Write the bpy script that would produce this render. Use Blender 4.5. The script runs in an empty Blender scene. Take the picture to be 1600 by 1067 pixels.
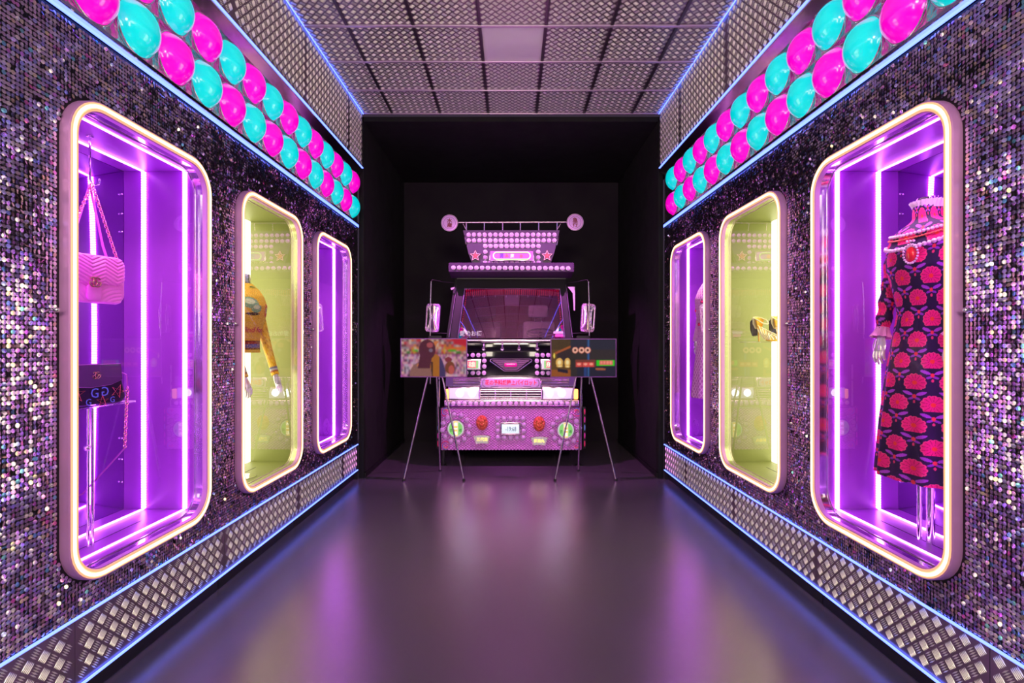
import bpy, bmesh, math, random
import numpy as np
from mathutils import Vector, Matrix, Euler, Quaternion
PI = math.pi
random.seed(7); rng = np.random.default_rng(7)
S = bpy.context.scene
COL = S.collection
F = 820.0; CZ = 1.68; CX = 798.5; CY = 538.5
# ------------------------------------------------------------------ camera, world, light, exposure
cam = bpy.data.cameras.new('camera'); cam.sensor_width = 36; cam.lens = F/1600*36
cam.shift_x = 1.5/1600; cam.shift_y = 5/1600; cam.clip_start = .05; cam.clip_end = 60
co = bpy.data.objects.new('camera', cam); COL.objects.link(co)
co.location = (0, 0, CZ); co.rotation_euler = (PI/2, 0, 0); S.camera = co
S.view_settings.view_transform = 'Standard'; S.view_settings.look = 'None'
S.view_settings.exposure = 0.35; S.view_settings.gamma = 1; S.view_settings.use_curve_mapping = False
S.cycles.use_denoising = True
S.cycles.max_bounces = 8; S.cycles.diffuse_bounces = 3; S.cycles.glossy_bounces = 4
S.cycles.transmission_bounces = 4; S.cycles.transparent_max_bounces = 16
S.cycles.sample_clamp_indirect = 6.0
S.cycles.caustics_reflective = True
w = bpy.data.worlds.new('world'); S.world = w; w.use_nodes = True
w.node_tree.nodes['Background'].inputs[0].default_value = (.30, .20, .34, 1)
w.node_tree.nodes['Background'].inputs[1].default_value = .10

def area(name, loc, target, sx, sy, power, color):
    l = bpy.data.lights.new(name, 'AREA'); l.shape = 'RECTANGLE'; l.size = sx; l.size_y = sy
    l.energy = power; l.color = color
    o = bpy.data.objects.new(name, l); COL.objects.link(o); o.location = loc
    o.rotation_euler = (Vector(target)-Vector(loc)).to_track_quat('-Z', 'Y').to_euler()
    return o
# gallery lighting of the room behind the visitor
area('gallery_light_warm', (0, -2.6, 3.9), (0, 3.5, 1.6), 2.6, 1.0, 150, (1, .86, .66))
area('gallery_light_left', (-1.5, -1.6, 2.6), (1.9, 4, 2.4), .5, 1.6, 22, (1, .88, .72))
area('gallery_light_right', (1.5, -1.6, 2.6), (-1.9, 4, 2.4), .5, 1.6, 22, (1, .88, .72))
# pink show light on the truck
def spot(name, loc, target, power, color, angle=50, blend=.5, r=.03):
    l = bpy.data.lights.new(name, 'SPOT'); l.energy = power; l.color = color; l.spot_size = math.radians(angle); l.spot_blend = blend; l.shadow_soft_size = r
    o = bpy.data.objects.new(name, l); COL.objects.link(o); o.location = loc; o.rotation_euler = (Vector(target)-Vector(loc)).to_track_quat('-Z', 'Y').to_euler(); return o
for sx_ in (-1.5, 1.5):
    spot('truck_spot', (sx_, 6.15, 4.42), (-sx_*.2, 7.45, 1.75), 340, (1, .22, .98), 50)

# ------------------------------------------------------------------ helpers
def s2l(c):
    return tuple((x/255/12.92 if x/255 <= .04045 else ((x/255+.055)/1.055)**2.4) for x in c)
def P(px, py, d):
    return Vector(((px-CX)*d/F, d, CZ-(py-CY)*d/F))
MATS = {}
def mat(name, color=(.5, .5, .5), rough=.5, metal=0., emit=None, strength=0., coat=0., spec=.5,
        noise=0., nscale=8., bump=0., bscale=60., attr=None, alpha=None, emit_attr=False, aniso=0.):
    if name in MATS: return MATS[name]
    m = bpy.data.materials.new(name); m.use_nodes = True; MATS[name] = m
    nt = m.node_tree; b = nt.nodes['Principled BSDF']; L = nt.links
    b.inputs['Base Color'].default_value = (*color, 1)
    b.inputs['Roughness'].default_value = rough; b.inputs['Metallic'].default_value = metal
    b.inputs['Coat Weight'].default_value = coat; b.inputs['Coat Roughness'].default_value = .03
    b.inputs['Specular IOR Level'].default_value = spec
    if emit is not None:
        b.inputs['Emission Color'].default_value = (*emit, 1); b.inputs['Emission Strength'].default_value = strength
    tc = nt.nodes.new('ShaderNodeTexCoord')
    if attr:
        a = nt.nodes.new('ShaderNodeAttribute'); a.attribute_name = attr
        L.new(a.outputs['Color'], b.inputs['Base Color'])
        if emit_attr: L.new(a.outputs['Color'], b.inputs['Emission Color']); b.inputs['Emission Strength'].default_value = strength
    elif noise:
        n = nt.nodes.new('ShaderNodeTexNoise'); n.inputs['Scale'].default_value = nscale; n.inputs['Detail'].default_value = 4
        L.new(tc.outputs['Object'], n.inputs['Vector'])
        r = nt.nodes.new('ShaderNodeMapRange'); r.inputs['To Min'].default_value = 1-noise; r.inputs['To Max'].default_value = 1+noise
        L.new(n.outputs['Fac'], r.inputs['Value'])
        v = nt.nodes.new('ShaderNodeVectorMath'); v.operation = 'SCALE'; v.inputs[0].default_value = color
        L.new(r.outputs['Result'], v.inputs['Scale']); L.new(v.outputs[0], b.inputs['Base Color'])
        r2 = nt.nodes.new('ShaderNodeMapRange'); r2.inputs['To Min'].default_value = max(0, rough*(1-noise)); r2.inputs['To Max'].default_value = min(1, rough*(1+noise))
        L.new(n.outputs['Fac'], r2.inputs['Value']); L.new(r2.outputs['Result'], b.inputs['Roughness'])
    if bump:
        n = nt.nodes.new('ShaderNodeTexNoise'); n.inputs['Scale'].default_value = bscale; n.inputs['Detail'].default_value = 3
        L.new(tc.outputs['Object'], n.inputs['Vector'])
        bp = nt.nodes.new('ShaderNodeBump'); bp.inputs['Strength'].default_value = bump; bp.inputs['Distance'].default_value = .01
        L.new(n.outputs['Fac'], bp.inputs['Height']); L.new(bp.outputs['Normal'], b.inputs['Normal'])
    return m
def glow(name, color, strength):
    if name in MATS: return MATS[name]
    m = bpy.data.materials.new(name); m.use_nodes = True; MATS[name] = m
    nt = m.node_tree; b = nt.nodes['Principled BSDF']
    b.inputs['Base Color'].default_value = (*[.15+.35*x for x in color], 1); b.inputs['Roughness'].default_value = .4
    b.inputs['Emission Color'].default_value = (*color, 1); b.inputs['Emission Strength'].default_value = strength
    return m
def glass(name, tint=(1, 1, 1), mul=1.0, rough=0.0, gcol=(1, 1, 1)):
    if name in MATS: return MATS[name]
    m = bpy.data.materials.new(name); m.use_nodes = True; MATS[name] = m
    nt = m.node_tree; N = nt.nodes; L = nt.links; N.clear()
    out = N.new('ShaderNodeOutputMaterial'); mix = N.new('ShaderNodeMixShader')
    tr = N.new('ShaderNodeBsdfTransparent'); tr.inputs[0].default_value = (*tint, 1)
    gl = N.new('ShaderNodeBsdfGlossy'); gl.inputs['Roughness'].default_value = rough; gl.inputs[0].default_value = (*gcol, 1)
    g = N.new('ShaderNodeNewGeometry'); d = N.new('ShaderNodeVectorMath'); d.operation = 'DOT_PRODUCT'
    L.new(g.outputs['Normal'], d.inputs[0]); L.new(g.outputs['Incoming'], d.inputs[1])
    def M(op, a, b=None):
        n = N.new('ShaderNodeMath'); n.operation = op
        for i, x in enumerate((a, b)):
            if x is None: continue
            if isinstance(x, (int, float)): n.inputs[i].default_value = x
            else: L.new(x, n.inputs[i])
        return n.outputs[0]
    c = M('ABSOLUTE', d.outputs['Value']); k = M('POWER', M('SUBTRACT', 1, c), 5)
    f = M('ADD', .04, M('MULTIPLY', .96, k)); f = M('DIVIDE', M('MULTIPLY', 2, f), M('ADD', 1, f))
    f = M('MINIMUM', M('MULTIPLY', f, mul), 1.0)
    L.new(f, mix.inputs[0]); L.new(tr.outputs[0], mix.inputs[1]); L.new(gl.outputs[0], mix.inputs[2]); L.new(mix.outputs[0], out.inputs[0])
    return m

def link(name, me, parent=None, m=None, loc=None, rot=None):
    o = bpy.data.objects.new(name, me); COL.objects.link(o)
    if m is not None and me is not None and len(me.materials) == 0: me.materials.append(m)
    if parent is not None: o.parent = parent
    if loc is not None: o.location = loc
    if rot is not None: o.rotation_euler = rot
    return o
def root(name, label=None, cat=None, M=None, group=None, kind=None):
    o = bpy.data.objects.new(name, None); COL.objects.link(o); o.empty_display_size = .1
    if M is not None: o.matrix_world = M
    tag(o, label, cat, group, kind); return o
def tag(o, label=None, cat=None, group=None, kind=None):
    if label: o['label'] = label
    if cat: o['category'] = cat
    if group: o['group'] = group
    if kind: o['kind'] = kind
    return o
RM = {}
class MB:
    def __init__(s): s.v = []; s.f = []; s.c = None
    def add(s, vs, fs, T=None):
        n = len(s.v)
        if T is not None: vs = [T @ Vector(p) for p in vs]
        s.v += [tuple(p) for p in vs]; s.f += [tuple(i+n for i in f) for f in fs]; return s
    def box(s, c, sz, T=None, ch=0.0):
        x, y, z = [a/2 for a in sz]; R = T if T is not None else Matrix()
        if ch <= 0:
            vs = [(i*x, j*y, k*z) for i in (-1, 1) for j in (-1, 1) for k in (-1, 1)]
            fs = [(0, 1, 3, 2), (4, 6, 7, 5), (0, 4, 5, 1), (2, 3, 7, 6), (0, 2, 6, 4), (1, 5, 7, 3)]
        else:
            ch = min(ch, x*.9, y*.9, z*.9); bm = bmesh.new(); bmesh.ops.create_cube(bm, size=1)
            for v in bm.verts: v.co = (v.co.x*2*x, v.co.y*2*y, v.co.z*2*z)
            bmesh.ops.bevel(bm, geom=bm.edges[:], offset=ch, segments=2, affect='EDGES', profile=.6)
            vs = [v.co.copy() for v in bm.verts]
            for i, v in enumerate(bm.verts): v.index = i
            fs = [[v.index for v in f.verts] for f in bm.faces]; bm.free()
        vs = [R @ (Vector(p)) + Vector(c) for p in vs] if T is not None else [Vector(p)+Vector(c) for p in vs]
        return s.add(vs, fs)
    def tube(s, pts, r, n=8, closed=False, cap=True, flat=1.0):
        pts = [Vector(p) for p in pts]; k = len(pts); rs = r if isinstance(r, (list, tuple)) else [r]*k
        rings = []; up = None
        for i in range(k):
            a = pts[(i-1) % k] if (closed or i > 0) else pts[0]; b = pts[(i+1) % k] if (closed or i < k-1) else pts[-1]
            t = (b-a).normalized()
            if up is None: up = Vector((0, 0, 1)) if abs(t.z) < .9 else Vector((1, 0, 0))
            x = t.cross(up).normalized(); up = x.cross(t).normalized()
            rings.append([pts[i] + x*math.cos(2*PI*j/n)*rs[i] + up*math.sin(2*PI*j/n)*rs[i]*flat for j in range(n)])
        vs = [p for R in rings for p in R]; fs = []
        for i in range(k if closed else k-1):
            for j in range(n):
                a, b = i*n+j, i*n+(j+1) % n; c, d = ((i+1) % k)*n+(j+1) % n, ((i+1) % k)*n+j
                fs.append((a, b, c, d))
        if cap and not closed: fs += [tuple(range(n-1, -1, -1)), tuple((k-1)*n+j for j in range(n))]
        return s.add(vs, fs)
    def lathe(s, prof, n=16, T=None, sx=1, sy=1):
        # profile of (radius, height) about local Z
        vs = []; fs = []
        for r, h in prof:
            for j in range(n):
                vs.append((math.cos(2*PI*j/n)*r*sx, math.sin(2*PI*j/n)*r*sy, h))
        for i in range(len(prof)-1):
            for j in range(n):
                fs.append((i*n+j, i*n+(j+1) % n, (i+1)*n+(j+1) % n, (i+1)*n+j))
        fs += [tuple(range(n-1, -1, -1)), tuple((len(prof)-1)*n+j for j in range(n))]
        return s.add(vs, fs, T)
    def prism(s, poly, y0, y1, T=None):
        # poly of (x, z); extruded along y
        n = len(poly); vs = [(x, y0, z) for x, z in poly]+[(x, y1, z) for x, z in poly]
        fs = [tuple(range(n)), tuple(range(2*n-1, n-1, -1))]+[(i, i+n, (i+1) % n+n, (i+1) % n) for i in range(n)]
        return s.add(vs, fs, T)
    def loft(s, rings, closed=False, capa=False, capb=False, T=None):
        n = len(rings[0]); vs = [p for R in rings for p in R]; fs = []; k = len(rings)
        for i in range(k if closed else k-1):
            for j in range(n):
                i2 = (i+1) % k; fs.append((i*n+j, i*n+(j+1) % n, i2*n+(j+1) % n, i2*n+j))
        if capa: fs.append(tuple(range(n-1, -1, -1)))
        if capb: fs.append(tuple((k-1)*n+j for j in range(n)))
        return s.add(vs, fs, T)
    def ball(s, c, r, n=10, m=6, sc=(1, 1, 1)):
        vs = []; fs = []
        for i in range(m+1):
            a = PI*i/m
            for j in range(n): vs.append((c[0]+r*sc[0]*math.sin(a)*math.cos(2*PI*j/n), c[1]+r*sc[1]*math.sin(a)*math.sin(2*PI*j/n), c[2]+r*sc[2]*math.cos(a)))
        for i in range(m):
            for j in range(n): fs.append((i*n+j, i*n+(j+1) % n, (i+1)*n+(j+1) % n, (i+1)*n+j))
        return s.add(vs, fs)
    def mesh(s, name, smooth=False, recalc=True):
        me = bpy.data.meshes.new(name); me.from_pydata([tuple(p) for p in s.v], [], s.f)
        if recalc:
            bm = bmesh.new(); bm.from_mesh(me); bmesh.ops.remove_doubles(bm, verts=bm.verts, dist=1e-6) if s.c is None else None
            bmesh.ops.recalc_face_normals(bm, faces=bm.faces); bm.to_mesh(me); bm.free()
        if s.c is not None:
            a = me.color_attributes.new('col', 'FLOAT_COLOR', 'POINT')
            c = np.ones((len(s.v), 4), np.float32); c[:, :3] = np.array(s.c, np.float32)[:, :3]; a.data.foreach_set('color', c.ravel())
        if smooth:
            me.polygons.foreach_set('use_smooth', [True]*len(me.polygons))
            if smooth == 'auto':
                try: me.set_sharp_from_angle(angle=math.radians(38))
                except Exception: pass
        me.update(); return me
    def build(s, name, m, parent=None, world=False, smooth='auto', recalc=True):
        me = s.mesh(name, smooth, recalc); me.materials.append(m)
        if world and parent is not None:
            bpy.context.view_layer.update(); me.transform(parent.matrix_world.inverted())
        return link(name, me, parent)
def rr(hw, hh, r, n=7, cx=0, cz=0):
    out = []
    for qx, qz, a0 in ((1, 1, 0), (-1, 1, 90), (-1, -1, 180), (1, -1, 270)):
        for i in range(n+1):
            a = math.radians(a0+90*i/n); out.append((cx+qx*(hw-r)+r*math.cos(a), cz+qz*(hh-r)+r*math.sin(a)))
    return out
def rrloft(mb, prof, hw, hh, r, n=9, cz=0, T=None, closed=False):
    # prof: (inset, y) along a rounded rectangle
    return mb.loft([[(x, y, z) for x, z in rr(hw-a, hh-a, max(r-a, .004), n, 0, cz)] for a, y in prof], closed=closed, T=T)
FT = {}
def text_mesh(s, size, extrude=0.001, bold=0.0):
    c = bpy.data.curves.new('lettering', 'FONT'); c.body = s; c.size = size; c.extrude = extrude; c.offset = bold
    c.align_x = 'CENTER'; c.align_y = 'CENTER'; c.resolution_u = 2
    o = bpy.data.objects.new('lettering', c); COL.objects.link(o)
    dg = bpy.context.evaluated_depsgraph_get(); me = bpy.data.meshes.new_from_object(o.evaluated_get(dg))
    bpy.data.objects.remove(o); bpy.data.curves.remove(c); return me
def text(name, s, size, m, parent, center, width=None, height=None, bold=0.0, extrude=.001, R=None):
    """lettering facing -Y centred on a world point, fitted to width/height"""
    me = text_mesh(s, size, extrude, bold); n = len(me.vertices); a = np.zeros(n*3); me.vertices.foreach_get('co', a); a = a.reshape(-1, 3)
    lo, hi = a.min(0), a.max(0); a -= (lo+hi)/2; sp = hi-lo
    if width: a[:, 0] *= width/sp[0]
    if height: a[:, 1] *= height/sp[1]
    elif width: a[:, 1] *= width/sp[0]
    v = np.stack([a[:, 0], -a[:, 2], a[:, 1]], 1)
    if R is not None: v = v @ np.array(R.to_3x3()).T
    v += np.array(center); me.vertices.foreach_set('co', v.ravel()); me.materials.clear(); me.materials.append(m)
    if parent is not None:
        bpy.context.view_layer.update(); me.transform(parent.matrix_world.inverted())
    me.update(); return link(name, me, parent)

# ------------------------------------------------------------------ materials
tread = mat('tread_metal', (.30, .23, .29), .34, .85, noise=.12, nscale=5)
tread_bar = mat('tread_bar_lit', (1.0, .97, .90), .42, .55)  # bars whitened: the light their ridges catch is put into the colour
tread_dark = mat('grid_dark_metal', (.16, .13, .16), .35, .8, noise=.1)
chrome = mat('chrome', (.85, .82, .86), .12, 1.0, noise=.15, nscale=14)
steel = mat('brushed_steel', (.55, .52, .56), .28, 1.0, noise=.12, nscale=20)
frame_m = mat('frame_satin', (.60, .27, .62), .45, .35, noise=.06, nscale=12)
cream = mat('frame_diffuser', (.65, .42, .28), .5, 0, emit=(1, .47, .20), strength=.62)
neon_w = glow('neon_warm', (1, .72, .38), 2.6)
neon_b = glow('neon_blue', (.105, .175, 1.0), 3.2)
black = mat('black_paint', (.006, .005, .007), .55, noise=.2)
blackwall = mat('black_cloth', (.004, .002, .005), .9, noise=.3, nscale=3)
gloss_black = mat('gloss_black', (.008, .006, .012), .08, coat=1.0)
case_purple = mat('purple_panel', (.32, .060, .46), .36, 0, noise=.05)
mirror = mat('tinted_mirror', (.50, .36, .62), .03, 1.0, noise=.02)
case_green = mat('olive_panel', (.26, .28, .085), .5, 0, noise=.04)
green_light = glow('lightbox_yellow', (1.0, .96, .62), 2.6)
pane = glass('clear_glass', (1, 1, 1), 1.0)
clear_shelf = glass('clear_acrylic', (.96, .92, .97), 1.3)

def led_dots():
    m = bpy.data.materials.new('led_strip_light'); m.use_nodes = True; nt = m.node_tree; N = nt.nodes; L = nt.links
    b = N['Principled BSDF']; b.inputs['Base Color'].default_value = (.7, .6, .8, 1)
    tc = N.new('ShaderNodeTexCoord'); sp = N.new('ShaderNodeSeparateXYZ'); L.new(tc.outputs['Object'], sp.inputs[0])
    mm = N.new('ShaderNodeMath'); mm.operation = 'MULTIPLY'; mm.inputs[1].default_value = 2*PI/.0165; L.new(sp.outputs['Z'], mm.inputs[0])
    si = N.new('ShaderNodeMath'); si.operation = 'SINE'; L.new(mm.outputs[0], si.inputs[0])
    r = N.new('ShaderNodeMapRange'); r.inputs['From Min'].default_value = -.6; r.inputs['From Max'].default_value = .6
    r.inputs['To Min'].default_value = .35; r.inputs['To Max'].default_value = 1.0; L.new(si.outputs[0], r.inputs['Value'])
    k = N.new('ShaderNodeMath'); k.operation = 'MULTIPLY'; k.inputs[1].default_value = 26.0; L.new(r.outputs[0], k.inputs[0])
    b.inputs['Emission Color'].default_value = (.72, .17, 1.0, 1); L.new(k.outputs[0], b.inputs['Emission Strength'])
    return m
led_core = glow('led_core', (.80, .22, 1.0), 12.0)
led = led_dots()

def sequin_mat():
    m = bpy.data.materials.new('holographic_sequin'); m.use_nodes = True; nt = m.node_tree; N = nt.nodes; L = nt.links
    b = N['Principled BSDF']; b.inputs['Metallic'].default_value = 1; b.inputs['Roughness'].default_value = .21
    a = N.new('ShaderNodeAttribute'); a.attribute_name = 'rnd'
    r = N.new('ShaderNodeValToRGB'); r.color_ramp.interpolation = 'CONSTANT'; e = r.color_ramp.elements
    cols = [(0, (.66, .56, .72)), (.38, (.86, .80, .88)), (.62, (.46, .38, .62)), (.74, (.95, .84, .62)), (.84, (.48, .54, .95)),
            (.92, (.85, .38, .85)), (.965, (.30, .80, .88)), (.985, (.95, .30, .60))]
    e[0].position = 0; e[0].color = (*cols[0][1], 1); e[1].position = cols[1][0]; e[1].color = (*cols[1][1], 1)
    for p, c in cols[2:]: x = e.new(p); x.color = (*c, 1)
    L.new(a.outputs['Fac'], r.inputs[0]); L.new(r.outputs[0], b.inputs['Base Color'])
    return m
sequin_m = sequin_mat()

# ------------------------------------------------------------------ wall frames of reference
DEL = .0152
def frame(side, yc):
    """local x runs along the wall, local y goes into the wall, local z up; side -1 left, +1 right"""
    X = 2.02-DEL*yc; a = math.atan(DEL)
    if side < 0: xa = Vector((math.sin(a), math.cos(a), 0))
    else: xa = Vector((math.sin(a), -math.cos(a), 0))
    z = Vector((0, 0, 1)); ya = z.cross(xa)
    M = Matrix(((xa.x, ya.x, 0, side*X), (xa.y, ya.y, 0, yc), (0, 0, 1, 0), (0, 0, 0, 1)))
    return M
YE = 6.56
CASEY = (2.84, 4.265, 5.655)
HW, ZLO, ZHI = .535, .575, 2.825
HH, ZC = (ZHI-ZLO)/2, (ZHI+ZLO)/2
SIDES = ((-1, 'left'), (1, 'right'))

# ------------------------------------------------------------------ floor
mfl = bpy.data.materials.new('dark_vinyl_floor'); mfl.use_nodes = True
nt = mfl.node_tree; b = nt.nodes['Principled BSDF']; L = nt.links
b.inputs['Base Color'].default_value = (.31, .25, .33, 1); b.inputs['Metallic'].default_value = .70; b.inputs['Specular IOR Level'].default_value = .9
tc = nt.nodes.new('ShaderNodeTexCoord'); n1 = nt.nodes.new('ShaderNodeTexNoise'); n1.inputs['Scale'].default_value = 1.4; n1.inputs['Detail'].default_value = 5
L.new(tc.outputs['Object'], n1.inputs['Vector'])
r1 = nt.nodes.new('ShaderNodeMapRange'); r1.inputs['To Min'].default_value = .23; r1.inputs['To Max'].default_value = .29
L.new(n1.outputs['Fac'], r1.inputs['Value']); L.new(r1.outputs['Result'], b.inputs['Roughness'])
n2 = nt.nodes.new('ShaderNodeTexNoise'); n2.inputs['Scale'].default_value = 260; L.new(tc.outputs['Object'], n2.inputs['Vector'])
bp = nt.nodes.new('ShaderNodeBump'); bp.inputs['Strength'].default_value = .18; bp.inputs['Distance'].default_value = .002
L.new(n2.outputs['Fac'], bp.inputs['Height']); L.new(bp.outputs['Normal'], b.inputs['Normal'])
mb = MB(); mb.box((0, 3.2, -.05), (6.4, 12.2, .1)); tag(mb.build('floor', mfl), 'dark glossy vinyl floor mirroring the coloured lights', kind='structure')

# ------------------------------------------------------------------ tread plate mesh
def plate_mesh(name, w_, h_, a=.075, th=.012):
    """plate in the xz plane facing -y with raised five-bar groups"""
    mb = MB(); mb.box((0, th/2, 0), (w_-.003, th, h_-.003))
    nx, nz = int(w_/a)+2, int(h_/a)+2; L_, W_, H_ = .0225, .0034, .0040
    for i in range(-nx, nx+1):
        for j in range(-nz, nz+1):
            if (i+j) % 2: continue
            cx, cz = i*a/2, j*a/2
            ang = PI/4 if (i % 2 == 0) else -PI/4
            if abs(cx) > w_/2-.018 or abs(cz) > h_/2-.018: continue
            t = Vector((math.cos(ang), 0, math.sin(ang))); q = Vector((-math.sin(ang), 0, math.cos(ang)))
            for k in range(-2, 3):
                c = Vector((cx, 0, cz))+q*(k*.0092)
                vs = [c-t*L_, c-q*W_, c+t*L_, c+q*W_, c-t*L_*.55+Vector((0, -H_, 0)), c+t*L_*.55+Vector((0, -H_, 0))]
                mb.add(vs, [(0, 1, 4), (1, 2, 5), (1, 5, 4), (2, 3, 5), (3, 0, 4), (3, 4, 5)])
    me = mb.mesh(name, False, recalc=True)
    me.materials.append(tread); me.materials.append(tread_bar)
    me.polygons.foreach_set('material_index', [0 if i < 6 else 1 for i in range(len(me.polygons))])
    return me
LWP = 1.21
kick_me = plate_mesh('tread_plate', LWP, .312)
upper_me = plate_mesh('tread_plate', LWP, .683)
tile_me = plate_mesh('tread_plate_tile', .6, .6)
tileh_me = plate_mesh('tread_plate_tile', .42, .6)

# ------------------------------------------------------------------ side walls
def backing(mb, x0, x1, z0, z1, cx=None):
    y0, y1 = 0.0, .03
    if cx is None:
        mb.box(((x0+x1)/2, (y0+y1)/2, (z0+z1)/2), (x1-x0, y1-y0, z1-z0)); return
    n = 7; inner = rr(HW-.02, HH-.02, .18, n, cx, ZC); outer = []
    for q in range(4):
        ox, oz = ((x1, z1), (x0, z1), (x0, z0), (x1, z0))[q]
        for i in range(n+1):
            px, pz = inner[q*(n+1)+i]
            if i == 0: outer.append((ox, pz) if q % 2 == 0 else (px, oz))
            elif i == n: outer.append((px, oz) if q % 2 == 0 else (ox, pz))
            else: outer.append((ox, oz))
    N = len(inner)
    for y in (y0, y1):
        base = len(mb.v); mb.v += [(x, y, z) for x, z in inner]+[(x, y, z) for x, z in outer]
        for i in range(N):
            j = (i+1) % N; mb.f.append((base+i, base+j, base+N+j, base+N+i))
def in_window(x, z, m=.012):
    for yc in CASEY:
        dx, dz = abs(x-yc), abs(z-ZC); hw, hh, r = HW+m, HH+m, .20+m
        if dx < hw and dz < hh:
            if dx > hw-r and dz > hh-r:
                if math.hypot(dx-(hw-r), dz-(hh-r)) < r: return True
            else: return True
    return False
SEQ_N = 8
def disc(r): return [(r*math.cos(2*PI*(k+.5)/SEQ_N), 0, r*math.sin(2*PI*(k+.5)/SEQ_N)) for k in range(SEQ_N)]
seq_var = []
for k in range(16):
    me = bpy.data.meshes.new('sequin'); dd = disc(.0097)
    me.from_pydata(dd+[(0, -.0006, 0)], [], [(i, (i+1) % SEQ_N, SEQ_N) for i in range(SEQ_N)])
    at = me.attributes.new('rnd', 'FLOAT', 'FACE'); at.data.foreach_set('value', [(k+.5)/16]*SEQ_N); me.materials.append(sequin_m); seq_var.append(me)
def noise2(x, z, seed):
    r = np.random.default_rng(seed).normal(size=(64, 64)); 
    xi = np.floor(x).astype(int); zi = np.floor(z).astype(int); fx = x-xi; fz = z-zi
    g = lambda a, b: r[a % 64, b % 64]
    fx = fx*fx*(3-2*fx); fz = fz*fz*(3-2*fz)
    return (g(xi, zi)*(1-fx)+g(xi+1, zi)*fx)*(1-fz)+(g(xi, zi+1)*(1-fx)+g(xi+1, zi+1)*fx)*fz
for side, sn in SIDES:
    M = frame(side, 0); d = -side   # local x = d*depth
    W = MB()
    edges = [-2.6, CASEY[0]-.7, CASEY[0]+.7, CASEY[1]+.7, YE]
    lo, hi = .447, 3.144
    segs = [(-2.6, 2.14, None), (2.14, 3.552, CASEY[0]), (3.552, 4.96, CASEY[1]), (4.96, YE, CASEY[2])]
    for a, b_, c in segs:
        x0, x1 = sorted((d*a, d*b_)); backing(W, x0, x1, lo, hi, None if c is None else d*c)
    W.box((d*(YE-.01), .35, 2.3), (.02, .70, 4.6))     # end return beside the recess
    W.box((d*1.98, .045, 3.6), (9.16, .02, 1.0)); W.box((d*1.98, .66, 2.3), (9.16, .02, 4.6))
    wall = W.build('wall_'+sn, black, None, smooth=False); wall.matrix_world = M
    tag(wall, 'black wall clad in shimmering holographic sequins, on the %s' % sn, kind='structure')
    pitch = .0188
    us = np.arange(.7, YE-.012, pitch); zs = np.arange(lo+.006, hi-.006, pitch)
    U, Z = np.meshgrid(us, zs, indexing='ij'); U = U.ravel(); Z = Z.ravel()
    keep = np.array([not in_window(u, z) for u, z in zip(U, Z)]); U = U[keep]; Z = Z[keep]; n = len(U)
    R = np.random.default_rng(11 if side < 0 else 12)
    rx = .10*R.normal(size=n)+.07*noise2(U*9, Z*9, 3+side)-.02          # about the wall's length: nods up and down
    rz = .085*R.normal(size=n)+.06*noise2(U*8+5, Z*8, 8+side)
    big = R.random(n) < .12; rx[big] += .30*R.normal(size=big.sum()); rz[big] += .28*R.normal(size=big.sum())
    rv = R.random(n); off = .004+.0012*R.random(n)
    dist = np.where((F*2.0/U < 812), U, 99.0); order = np.argsort(dist, kind='stable'); near = order[:300]
    isnear = np.zeros(n, bool); isnear[near] = True
    for i in near:
        o = link('sequin', seq_var[int(rv[i]*16)], wall, None, (d*U[i], -off[i], Z[i]), (rx[i], 0, rz[i]))
    idx = np.where(~isnear)[0]; dd = np.array(disc(.0097)+[(0, -.0006, 0)])
    k = len(idx); nv = SEQ_N+1
    cx, sx, cz, sz = np.cos(rx[idx]), np.sin(rx[idx]), np.cos(rz[idx]), np.sin(rz[idx])
    x, y, z = dd[None, :, 0], dd[None, :, 1], dd[None, :, 2]
    y1 = y*cx[:, None]-z*sx[:, None]; z1 = y*sx[:, None]+z*cx[:, None]
    x2 = x*cz[:, None]-y1*sz[:, None]; y2 = x*sz[:, None]+y1*cz[:, None]
    V = np.stack([x2+d*U[idx][:, None], y2-off[idx][:, None], z1+Z[idx][:, None]], -1).reshape(-1, 3)
    tri = np.array([(i, (i+1) % SEQ_N, SEQ_N) for i in range(SEQ_N)])
    Fc = (tri[None]+(np.arange(k)*nv)[:, None, None]).reshape(-1, 3)
    me = bpy.data.meshes.new('sequins'); me.vertices.add(len(V)); me.vertices.foreach_set('co', V.ravel())
    me.loops.add(Fc.size); me.loops.foreach_set('vertex_index', Fc.ravel().astype(np.int32))
    me.polygons.add(len(Fc)); me.polygons.foreach_set('loop_start', np.arange(0, Fc.size, 3, dtype=np.int32)); me.update(calc_edges=True)
    at = me.attributes.new('rnd', 'FLOAT', 'FACE'); at.data.foreach_set('value', np.repeat(rv[idx], SEQ_N).astype(np.float32))
    me.materials.append(sequin_m); o = link('sequin_field', me, wall); o['kind'] = 'stuff'

    # skirting of tread plates, black toe space
    bb = root('baseboard_'+sn, 'tread plate skirting under the %s sequin wall' % sn, kind='structure', M=M)
    kz = CZ-1.404
    k = 0; y = YE-LWP/2-.35
    ys = []
    c0 = 4.81 if side < 0 else 4.60
    for j in range(-5, 3):
        a, b_ = c0+(j-1)*LWP, c0+j*LWP
        if a < -2.4 or a > YE: continue
        b2 = min(b_, YE)
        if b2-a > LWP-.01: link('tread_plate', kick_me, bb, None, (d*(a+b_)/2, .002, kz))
        else:
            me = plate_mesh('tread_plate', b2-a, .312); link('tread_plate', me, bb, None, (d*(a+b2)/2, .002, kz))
        t = MB(); t.box((d*(a+b2)/2, .06, .06), (b2-a-.006, .03, .12), ch=.004); t.build('toe_panel', black, bb)
    # upper tread plates (frieze)
    tr = root('trim_1' if side < 0 else 'trim_2', 'tread plate frieze between bubble lamps and ceiling, on the %s' % sn, kind='structure', M=M)
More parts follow.
